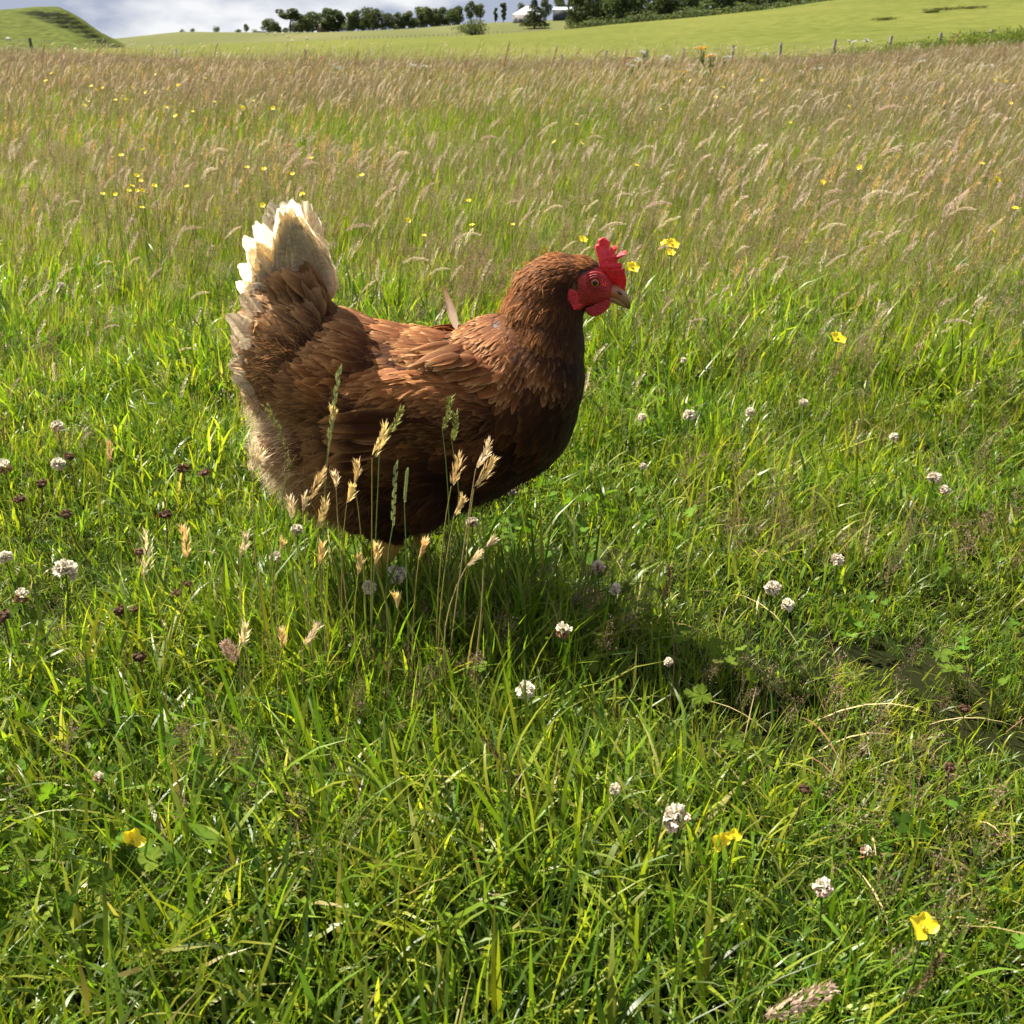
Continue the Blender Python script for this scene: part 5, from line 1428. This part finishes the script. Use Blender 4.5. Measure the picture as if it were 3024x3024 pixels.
for a in [(225, 1150, 30, "double dead clover head, the larger, at the left below the white clover"), (252, 1148, 20, "smaller dead clover joined to the larger at left"), (345, 882, 30, "dead clover head, left of two, left of the hen's belly"), (384, 890, 26, "dead clover head, right of two, left of the hen's belly"),
          (78, 910, 26, "dead clover with a few pale florets at the left edge"), (131, 860, 22, "dead clover just above the white clover at the left edge"), (36, 940, 26, "dead clover in the lit grass at far left"), (125, 968, 26, "dead clover above the dark hollow at left"),
          (312, 968, 32, "dead clover under a few pink florets left of the spikes"), (262, 1040, 22, "dead clover behind the hanging white straw head"), (332, 1118, 26, "dead clover below the golden head at left"), (5, 1160, 34, "big dead clover cut by the left edge"),
          (262, 1236, 34, "broad dead clover in the bent grass at left"), (355, 1100, 22, "dead clover beside the golden stem at left"), (1820, 1335, 26, "russet dead clover near the right edge"), (980, 1465, 20, "russet dead clover low in the middle of the foreground"), (1518, 1487, 20, "russet dead clover left of the dark brown stem"), (1792, 1447, 20, "small russet dead clover near the right edge lower down")]:
    clover(a[0], a[1], a[2] * .85, 'dead', a[3], .09, DG, "dead_clover")

# buttercups
YEL = np.array([.86, .68, .02])
def petal_mesh(rng):
    bf = Buf(); r, c = 6, 7; t = np.linspace(0, 1, r); s = np.linspace(-1, 1, c)
    w = np.sin(np.pi * np.clip(t * .78 + .10, 0, 1)) ** .9 * .46
    T, S = np.meshgrid(t, s, indexing='ij'); X = T * (1 - .10 * S ** 2); Yv = S * w[:, None]; Z = .34 * T ** 1.5 + .16 * S ** 2 * T - .12 * T ** 3
    bf.add(np.stack([X, Yv, Z], -1), grid_faces(r, c), YEL * (.9 + .2 * T.reshape(-1, 1)))
    return bf.mesh("petal", M_PETAL)
PETAL = petal_mesh(fr_)
def centre_mesh():
    bf = Buf(); n = 30; d = unit(np.concatenate([fr_.normal(0, 1, (n, 2)), .6 + fr_.random((n, 1))], 1))
    diamond(bf, np.zeros((n, 3)), d, unit(np.cross(d, fr_.normal(0, 1, (n, 3)))), .38, .10, np.array([.62, .50, .03]))
    ellipsoid(bf, np.array([0, 0, .08]), .16, .16, .14, 0, 8, 6); bf.C[-1][:] = np.array([.30, .36, .04])
    return bf.mesh("flower_centre", M_PETAL)
CENTRE = centre_mesh()
BUTTER_STEM = Buf(); stem_to(BUTTER_STEM, (0, 0, 1.0), (.08, .03), .006, GREEN_STEM); BUTTER_STEM = BUTTER_STEM.mesh("stem", M_LEAF)
def buttercup(dx, dy, size_px, z, label, group=None, facing=None, whole=True, missing=0):
    u, v = dx * DK, dy * DK; P_ = at_height(u, v, z) if z < .5 else None
    depth = np.linalg.norm(P_ - np.array([0, 0, CAM_H])); R = size_px * DK * depth / FPX / 2
    root = empty("buttercup", (P_[0], P_[1], float(height(P_[0], P_[1])))); zz = z - root.location[2]
    tilt = facing if facing is not None else (fr_.normal(0, .35), fr_.normal(0, .35))
    for k in range(5 - missing):
        o = bpy.data.objects.new("petal", PETAL); COL.objects.link(o); o.parent = root; o.location = (0, 0, zz)
        o.rotation_mode = 'XYZ'; M_ = Matrix.Rotation(tilt[0], 4, 'X') @ Matrix.Rotation(tilt[1], 4, 'Y') @ Matrix.Rotation(k * 1.2566 + .3 * fr_.random(), 4, 'Z'); o.rotation_euler = M_.to_euler(); o.scale = (R * 1.05,) * 3
    o = bpy.data.objects.new("flower_centre", CENTRE); COL.objects.link(o); o.parent = root; o.location = (0, 0, zz); o.scale = (R,) * 3; o.rotation_euler = (tilt[0], tilt[1], 0)
    s = bpy.data.objects.new("stem", BUTTER_STEM); COL.objects.link(s); s.parent = root; s.scale = (.13, .13, zz); s.location = (-0.0, 0, 0); s.rotation_euler = (0, 0, fr_.random() * 6.283)
    tag(root, label, "buttercup", group); return root
NEARB = "buttercups near the hen"
buttercup(250, 1588, 42, .09, "half open buttercup alone in the dark grass at lower left", NEARB, (.7, .5), missing=2)
buttercup(1358, 1590, 36, .09, "left one of two ragged buttercups under a grass blade at lower right", NEARB, (.9, .3), missing=1)
buttercup(1384, 1580, 30, .09, "smaller right one of two ragged buttercups at lower right", NEARB, (.7, -.3), missing=2)
buttercup(1742, 1752, 50, .10, "fully open buttercup with four petals near the lower right corner", NEARB, (.5, .1), missing=1)
buttercup(638, 790, 20, .20, "small buttercup on a tall stem against the hen's flank", NEARB, (.2, .3))
buttercup(1580, 640, 30, .13, "single bright buttercup in the grass right of the hen's beak", NEARB, (.45, .2))
buttercup(1268, 462, 27, .20, "largest of three buttercups clustered right of the comb", "buttercups near the hen", (.5, .2))
buttercup(1254, 458, 16, .20, "left small one of three buttercups clustered right of the comb", NEARB, (.4, -.6))
buttercup(1266, 478, 17, .19, "lowest of three buttercups clustered right of the comb", NEARB, (.5, 0))
buttercup(1193, 506, 26, .17, "buttercup just in front of the hen's comb", NEARB, (.6, .2))
buttercup(1100, 453, 18, .18, "small buttercup just behind the hen's comb", NEARB, (.45, .2))
midb = [(884, 379), (890, 425), (770, 416), (967, 424), (800, 445), (498, 319), (586, 299), (466, 316), (353, 352), (194, 366), (218, 367), (270, 282), (683, 331), (571, 366), (1873, 436), (1882, 339), (1853, 309), (1622, 316), (1550, 345), (1200, 312), (1088, 235), (1097, 270), (1046, 268), (496, 388)]
midb += [(x * .3307, 96 + y * .3307) for x, y in [(295, 128), (262, 172), (522, 202), (585, 212), (548, 222), (755, 210), (832, 237), (502, 288), (717, 278), (660, 282), (1017, 197), (960, 215), (1067, 165), (1170, 157), (1227, 292), (950, 320), (1098, 346), (1003, 372), (1445, 285), (1385, 328), (1558, 328), (890, 135), (780, 712), (752, 770), (783, 798), (812, 797), (880, 770), (735, 798), (1722, 818), (693, 597), (1668, 703), (805, 742), (810, 895), (480, 310)]]
midb += [(1214 + x * .3719, 96 + y * .3719) for x, y in [(602, 150), (405, 185), (1783, 150), (1866, 266), (1332, 240), (1042, 282), (86, 297), (367, 235), (1103, 598), (910, 665), (745, 365), (1885, 800), (240, 150), (1840, 157)]]
row_ = []
for (x, y) in midb:
    z = float(np.interp(y, [110, 160, 250, 350, 450], [.40, .37, .32, .26, .20])); P_ = at_height(x * DK, y * DK, z)
    if P_[1] > 30: continue
    sz = float(np.interp(y, [110, 200, 300, 450], [6.0, 7.0, 9.0, 11])) * (.75 + .5 * fr_.random())
    row_.append((buttercup(x, y, sz, z, "small yellow buttercup dotted in the tall meadow behind the hen", "buttercups dotted in the tall meadow", (.35 + fr_.normal(0, .3), fr_.normal(0, .4))), x, y))
label_by_place(row_, "small yellow buttercup", meadow_zone)

# spikes of seeding grass in front of the hen
def zz(zx, zy): return (700 + zx * 1000 / 1932, 1100 + zy * 1000 / 1932)       # from a close look below the hen
def spike_plant(kind, base, h0, h1, Y, label, group=None, col=None, name=None):
    """base, h0, h1 in photo pixels: foot, bottom and tip of the head; the stalk stands at distance Y"""
    B, A, T = at_depth(*base, Y), at_depth(*h0, Y), at_depth(*h1, Y); foot = np.array([B[0], Y + fr_.normal(0, .012), 0.0])
    root = empty(name or "grass_spike", foot); A, T = A - foot, T - foot
    ln = np.linalg.norm(T - A); sb = Buf(); t = np.linspace(0, 1, 9)[:, None]; mid_ = np.array([A[0] * .45 + fr_.normal(0, .016), A[1] * .5 + fr_.normal(0, .012), A[2] * .6])
    Pst = (1 - t) ** 2 * 0 + 2 * t * (1 - t) * mid_ + t ** 2 * A
    cst = {'vernal': np.array([.34, .30, .08]), 'green': np.array([.14, .20, .05]), 'rye': np.array([.14, .20, .06]), 'fog': np.array([.32, .25, .10]), 'dark': np.array([.09, .06, .035]), 'pale': np.array([.42, .34, .16])}[kind]
    tube(sb, Pst, np.linspace(.0008, .00045, 9), cst, 4, cap=False); sb.build("stalk", M_SEED, root)
    hb = Buf(); tt = np.linspace(0, 1, 6)[:, None]; bow = np.array([(T - A)[2], 0, -(T - A)[0]]) * .06
    ax = A * (1 - tt) + T * tt + bow * np.sin(tt * math.pi)
    rg = np.random.default_rng(int(abs(h0[0] * 3 + h0[1])))
    if kind == 'vernal': spike(hb, rg, ax[:5], ln * .085, int(44 + 300 * ln), .0092, .0021, np.array([.72, .55, .27]) if col is None else col, .30, lambda t: .35 + np.sin(np.pi * np.clip(t * .8 + .12, 0, 1)) ** .7)
    elif kind == 'pale': spike(hb, rg, ax[:5], ln * .08, int(34 + 250 * ln), .0085, .0022, np.array([.70, .60, .40]), .35, lambda t: .4 + np.sin(np.pi * np.clip(t * .8 + .12, 0, 1)) ** .7)
    elif kind == 'green': spike(hb, rg, ax, .0034, 110, .0050, .0016, np.array([.22, .24, .07]), .45)
    elif kind == 'dark': spike(hb, rg, ax, .0030, 120, .0045, .0016, np.array([.13, .085, .045]), .5)
    elif kind == 'fog': spike(hb, rg, ax, .0062, 190, .0055, .0018, np.array([.50, .36, .27]), .5, lambda t: .3 + np.sin(np.pi * np.clip(t * .9 + .08, 0, 1)) ** .6)
    elif kind == 'rye':
        T_ = unit(T - A)
        for q in range(11):
            pq = A + (T - A) * q / 11; sd = unit(np.cross(T_, [0, 1, .1])) * (1 if q % 2 else -1); dv = unit(T_ + sd * .22)
            for w in range(3): diamond(hb, (pq + T_ * .002 * w)[None], unit(dv + rg.normal(0, .05, 3))[None], unit(np.cross(dv, [0, 1, .3]))[None], ln / 8.5, .0026, np.array([.27, .32, .12]) if col is None else col)
    hb.build("seed_head", M_SEED, root); tag(root, label, "grass spike", group); return root
GS = "seeding grass spikes in front of the hen"
SP = [('vernal', (690, 1050), (770, 490), (850, 270), .93, "tallest golden seed spike leaning right before the hen's belly"),
      ('green', (700, 1050), (815, 400), (940, 205), .94, "green seed spike tip rising beside the tallest golden one"),
      ('vernal', (650, 1000), (672, 635), (678, 500), .92, "upper of two golden spikes stacked on near stems left of the tallest"),
      ('vernal', (560, 1000), (625, 755), (655, 640), .92, "lower of two golden spikes stacked on near stems left of the tallest"),
      ('pale', (660, 1000), (565, 660), (552, 580), .92, "small pale bud like spike on a bent orange stem"),
      ('vernal', (420, 1000), (455, 895), (508, 690), .90, "broad golden spike lower left of the hen's thighs"),
      ('vernal', (470, 1000), (410, 720), (490, 530), .93, "tan spike leaning right at the hen's rear fluff"),
      ('pale', (330, 1000), (310, 850), (290, 700), .91, "drab spike left of the small paired one under the rump"),
      ('pale', (370, 1000), (375, 795), (382, 700), .91, "short pale spike under the hen's rump"),
      ('pale', (90, 1050), (75, 580), (66, 380), .90, "left arm of the tall forked pale spike left of the hen"),
      ('pale', (180, 1000), (95, 560), (140, 420), .90, "right arm of the tall forked pale spike left of the hen"),
      ('vernal', (740, 1330), (788, 1095), (788, 980), .86, "plump golden spike above the bright white clover"),
      ('vernal', (690, 1330), (690, 1160), (692, 1040), .86, "slim golden spike left of the bright white clover"),
      ('vernal', (960, 1330), (1038, 1060), (1066, 960), .87, "golden spike tangled in purple bent grass"),
      ('vernal', (1110, 1000), (1222, 650), (1266, 440), .93, "tall golden spike in the middle of the hen's belly"),
      ('pale', (1150, 1000), (1362, 550), (1445, 372), .93, "upper of two parallel pale spikes before the breast"),
      ('vernal', (1290, 1000), (1352, 660), (1482, 440), .94, "lower of two parallel spikes before the breast"),
      ('vernal', (1130, 1100), (1238, 818), (1285, 710), .91, "short golden spike under the belly"),
      ('pale', (1260, 1200), (1310, 1105), (1388, 1010), .88, "pale spike leaning far right in the shadow below the belly"),
      ('pale', (1290, 1200), (1408, 1000), (1462, 950), .89, "small pale spike tip at the right of the shadow below the belly"),
      ('green', (1120, 800), (1172, 325), (1215, 140), .96, "long green spike standing before the hen's wing"),
      ('green', (1190, 800), (1226, 395), (1246, 240), .96, "shorter green spike beside the long one before the wing"),
      ('rye', (875, 1100), (888, 880), (906, 525), .92, "upright green rye spike under the hen's middle"),
      ('rye', (945, 1000), (955, 740), (970, 565), .93, "shorter upright green rye spike right of the other"),
      ('rye', (470, 1000), (520, 420), (583, -20), .95, "long pale green rye spike reaching up over the hen's flank"),
      ('vernal', (490, 1000), (545, 300), (540, 200), .95, "pale chaffy head beside the small buttercup on the flank"),
      ('vernal', (450, 1250), (465, 1100), (484, 970), .88, "tan spike below the broad golden one"),
      ('vernal', (240, 1250), (240, 1030), (255, 965), .88, "fluffy golden head above the small pink clover"),
      ('pale', (20, 1250), (18, 1045), (45, 910), .89, "drab drooping spike at the far left of the spikes"),
      ('vernal', (830, 1420), (915, 1350), (905, 1270), .84, "small amber spike low in the shade below the bent grass")]
for q in SP: spike_plant(q[0], zz(*q[1]), zz(*q[2]), zz(*q[3]), q[4] - .05, q[5], GS)
D = lambda x, y: (x * DK, y * DK)
for q in [('vernal', D(395, 1240), D(350, 1055), D(340, 985), .86, "golden head on a leaning orange stem at left"),
          ('pale', D(268, 1200), D(270, 1090), D(272, 985), .86, "long hanging white straw head at left"),
          ('vernal', D(535, 1290), D(532, 1225), D(530, 1185), .80, "round golden head alone below the spikes"),
          ('pale', D(455, 1300), D(452, 1225), D(463, 1170), .80, "pale open head left of the round golden one"),
          ('pale', D(560, 1290), D(572, 1220), D(600, 1170), .80, "pale leaning head right of the round golden one"),
          ('vernal', D(205, 960), D(204, 875), D(202, 825), 1.05, "small golden spike in the grass at the far left"),
          ('fog', D(500, 1330), D(445, 1250), D(425, 1215), .78, "pinkish drooping seed head left of the round golden one"),
          ('dark', D(1035, 1750), D(975, 1510), D(915, 1395), .66, "tall curved brown stem in the middle of the foreground"),
          ('dark', D(1635, 1850), D(1665, 1720), D(1705, 1625), .62, "dark brown stem rising at lower right"),
          ('dark', D(1685, 1960), D(1712, 1880), D(1772, 1805), .48, "blurred brown spike in the lower right corner"),
          ('fog', D(1400, 1990), D(1440, 1915), D(1570, 1862), .44, "blurred pink seed head at the bottom edge"),
          ('green', D(1000, 900), D(1060, 775), D(1140, 712), 1.12, "dark green spike leaning out behind the hen's breast"),
          ('green', D(470, 1000), D(545, 885), D(502, 765), .97, "thin green stem crossing the hen's rear fluff"),
          ('dark', D(1245, 1250), D(1252, 1130), D(1262, 1070), .83, "dark thin spike right of the half faded clover"),
          ('green', D(1500, 1750), D(1503, 1690), D(1508, 1655), .60, "stubby green spike above the pinkish clover")]:
    spike_plant(*q, group=GS)

# nodding seed heads that stand out in the meadow
FOGM, TIMM = [], []
rgm = np.random.default_rng(5)
for i in range(7):
    def two(kd, H, reach, droop):
        P_ = arc_stem(H, reach, 0.0, droop, 0, 0, 16, .28); sb, hb = Buf(), Buf()
        tube(sb, P_, np.linspace(.0010, .0005, 16), np.array([.30, .25, .10]), 3, cap=False)
        col = [np.array([.66, .54, .42]), np.array([.58, .44, .36]), np.array([.68, .58, .42])][i % 3]
        spike(hb, rgm, P_[12:], .0042, 190, .0046, .0018, col, .45, lambda t: .3 + np.sin(np.pi * np.clip(t * .92 + .06, 0, 1)) ** .6)
        return sb.mesh("stalk", M_SEED), hb.mesh("seed_head", M_SEED)
    FOGM.append(two('fog', .36, .30 + .13 * i, .1 + .16 * ((i * 3) % 7)))
named = {(1740, 292): "thickest arched seed head, curled over in the meadow at right", (1842, 290): "arched seed head right of the thickest one", (1625, 380): "bent pale seed head in the meadow at right above the others"}
spots = list(named) + [(1680, 415), (1660, 425), (1240, 395), (1250, 405), (1500, 545), (1545, 425), (1560, 410), (1365, 515), (1330, 545), (1715, 555), (1780, 600), (1700, 500), (1290, 545), (1420, 415), (1575, 470), (1840, 470), (1880, 520), (1820, 555), (1500, 470), (1610, 520), (1140, 430), (1180, 430), (1210, 380), (1110, 415), (1480, 415), (1330, 310), (1390, 300), (1200, 270), (1310, 265), (1560, 320), (700, 500), (750, 490), (760, 520), (720, 395), (830, 480), (880, 520), (650, 420), (905, 470), (860, 395), (610, 340), (540, 330), (400, 340), (430, 395), (330, 420), (250, 430), (180, 410), (90, 430), (300, 480), (380, 520), (120, 500), (210, 560), (60, 560), (350, 600), (940, 350), (1000, 380), (1040, 340), (1080, 390), (960, 300), (1120, 330), (1160, 300), (1460, 340), (1740, 400), (1800, 380), (1890, 400), (1650, 300), (1700, 340), (1510, 270), (1260, 320), (800, 330), (740, 300), (680, 270), (560, 260), (470, 270), (380, 260), (290, 300), (200, 290), (120, 310), (40, 350), (900, 240), (1000, 250), (1100, 220), (1300, 220), (1400, 230), (1480, 215), (1560, 235), (1640, 210), (1720, 240), (1800, 225), (1880, 250)]
row_ = []
for i, (x, y) in enumerate(spots):
    z = float(np.interp(y, [200, 300, 400, 550, 650], [.36, .32, .26, .19, .16])); P_ = at_height(x * DK, y * DK, z)
    me = FOGM[i % 7]; H0 = .30
    sc_ = z / H0 * (.62 + .5 * rgm.random()); root = empty("nodding_grass", (P_[0] - .06, P_[1], float(height(P_[0], P_[1]))), rgm.normal(DOWNWIND, .5)); root.scale = (sc_,) * 3
    for nm, m_ in zip(("stalk", "seed_head"), me):
        c = bpy.data.objects.new(nm, m_); COL.objects.link(c); c.parent = root
    root["kind"] = "thing"; tag(root, named.get((x, y), "pale nodding seed head leaning right in the meadow behind the hen"), "seed head", "nodding seed heads in the meadow")
    if (x, y) not in named: row_.append((root, x, y))
label_by_place(row_, "pale nodding seed head", meadow_zone)

# tall seed heads that stand against the far field
rgt = np.random.default_rng(15)
TALL = []
for i in range(4):
    P_ = arc_stem(.62, .12 + .1 * i, 0, .15 + .3 * i, 0, 0, 14, .2); sb, hb = Buf(), Buf(); tube(sb, P_, np.linspace(.0016, .0009, 14), np.array([.22, .17, .08]), 3, cap=False)
    spike(hb, rgt, P_[10:], .008, 120, .010, .004, [np.array([.26, .15, .10]), np.array([.34, .21, .14])][i % 2], .4, lambda t: .4 + np.sin(np.pi * np.clip(t * .9 + .06, 0, 1)) ** .6); TALL.append((sb.mesh("stalk", M_SEED), hb.mesh("seed_head", M_SEED)))
row_ = []
for i, (x, y) in enumerate([(60, 88), (100, 82), (165, 78), (280, 98), (370, 104), (395, 82), (572, 98), (590, 92), (655, 100), (740, 106), (760, 108), (870, 92), (942, 84), (945, 92), (860, 106), (1000, 104), (1040, 92), (1070, 90), (1110, 86), (1145, 88), (1178, 98), (1225, 92), (1500, 104), (1630, 90), (1700, 92), (1780, 66), (1830, 82), (1880, 84), (1900, 92), (1560, 102)]):
    Y = 6.5 + 5 * rgt.random(); P_ = at_depth(x * DK, y * DK, Y); root = empty("tall_grass", (P_[0], Y, 0), rgt.normal(.2, .6)); s_ = P_[2] / .60; root.scale = (1.0, 1.0, s_)
    for nm, m_ in zip(("stalk", "seed_head"), TALL[i % 4]):
        c = bpy.data.objects.new(nm, m_); COL.objects.link(c); c.parent = root
    root["kind"] = "thing"; tag(root, "tall brown seed head standing up against the far green field", "seed head", "tall seed heads against the far field")
    row_.append((root, x, y))
label_by_place(row_, "tall brown seed head", lambda x, y: "against the " + ("field left of the hen's tail" if x < 430 else "field above the hen" if x < 900 else "crop field above the comb" if x < 1210 else "crop field at right"))

# ragwort and white umbels near the fence
def flower_plant(name, u, v_top, Y, n_heads, spread, colr, label, cat, group=None, H=None, sz=.03):
    P_ = at_depth(u, v_top, Y); gz = float(height(P_[0], Y)); root = empty(name, (P_[0], Y, gz)); H = P_[2] - gz; rg = np.random.default_rng(int(u))
    sb, hb = Buf(), Buf(); tube(sb, [(0, 0, 0), (rg.normal(0, .01), 0, H * .6), (0, 0, H * .95)], [.006, .005, .003], np.array([.12, .16, .05]), 5)
    for k in range(n_heads):
        c = np.array([rg.normal(0, spread), rg.normal(0, spread), H - abs(rg.normal(0, spread * .55))]); tube(sb, [(0, 0, H * .72), c], [.003, .0015], np.array([.12, .18, .05]), 4)
        m = 34; d = unit(np.stack([rg.normal(0, 1, m), rg.normal(0, 1, m), .35 * rg.normal(0, 1, m) + .3], 1)); diamond(hb, np.tile(c, (m, 1)), d, unit(np.cross(d, rg.normal(0, 1, (m, 3)))), sz, sz * .5, colr)
    k = 22; z = H * .85 * rg.random(k); d = unit(np.stack([rg.normal(0, 1, k), rg.normal(0, 1, k), .3 + 0 * z], 1)); lb_ = Buf(); diamond(lb_, np.stack([0 * z, 0 * z, z], 1), d, unit(np.cross(d, [0, 0, 1.0])), .09, .03, np.array([.07, .12, .03]))
    sb.build("stem", M_LEAF, root); lb_.build("leaf", M_LEAF, root)["kind"] = "stuff"; hb.build("flower_head", M_PETAL if colr[2] < .3 else M_WHITE, root); tag(root, label, cat, group); return root
flower_plant("ragwort", 2078, 140, 11.5, 9, .030, np.array([.75, .45, .01]), "tall ragwort with orange yellow flower cluster before the fence", "ragwort", sz=.016)
flower_plant("ragwort", 2100, 163, 11.3, 6, .024, np.array([.75, .45, .01]), "lower flower stem of ragwort right under the tall one", "ragwort", sz=.015)
flower_plant("ragwort", 2018, 210, 11.3, 4, .02, np.array([.75, .45, .01]), "small low ragwort left of the tall one", "ragwort", sz=.014)
row_ = []
for (u, v) in [(1965, 165), (2110, 160), (2140, 165), (2262, 155), (1890, 172), (1870, 190), (2030, 205), (2060, 210), (1905, 150), (2370, 208), (2410, 200), (2465, 238), (2720, 178), (2925, 190), (2850, 220), (2520, 120), (2560, 116), (1215, 188), (1260, 190), (1000, 190)]:
    row_.append((flower_plant("hogweed", u, v, 13 + (u % 5) if v > 130 else 40, 5, .035 if v > 130 else .12, np.array([.62, .62, .58]), "white umbel flower at the far end of the meadow near the fence", "hogweed", "white umbel flowers near the fence", sz=.018 if v > 130 else .06), u, v))
label_by_place(row_, "white umbel flower", lambda x, y: "in the far meadow left of the fence" if x < 1300 else "on the weedy verge" if y < 130 else "in the far meadow round the ragwort" if x < 2300 else "in the far meadow by the right edge")

# longer tufts growing round the hen's feet
tb_ = [proto(turf_patch(vr, radius=.05, n=70, hmin=.05, hmax=.13, wide=.4), M_GRASS) for _ in range(3)]
pf = np.stack([HEN_ROOT[0] + vr.normal(-.01, .10, 90), HEN_Y - .11 + vr.normal(0, .05, 90)], 1)
pf = np.concatenate([pf, np.stack([HEN_ROOT[0] - .05 + vr.normal(0, .11, 110), .83 + vr.normal(0, .06, 110)], 1)])
scatter("foot_grass", tb_, with_ground(pf), vr.random(200) * 6.283, np.concatenate([.9 + .45 * vr.random(90), .6 + .35 * vr.random(110)]), vr.integers(0, 3, 200), "longer grass tufts hiding the hen's feet", "grass")
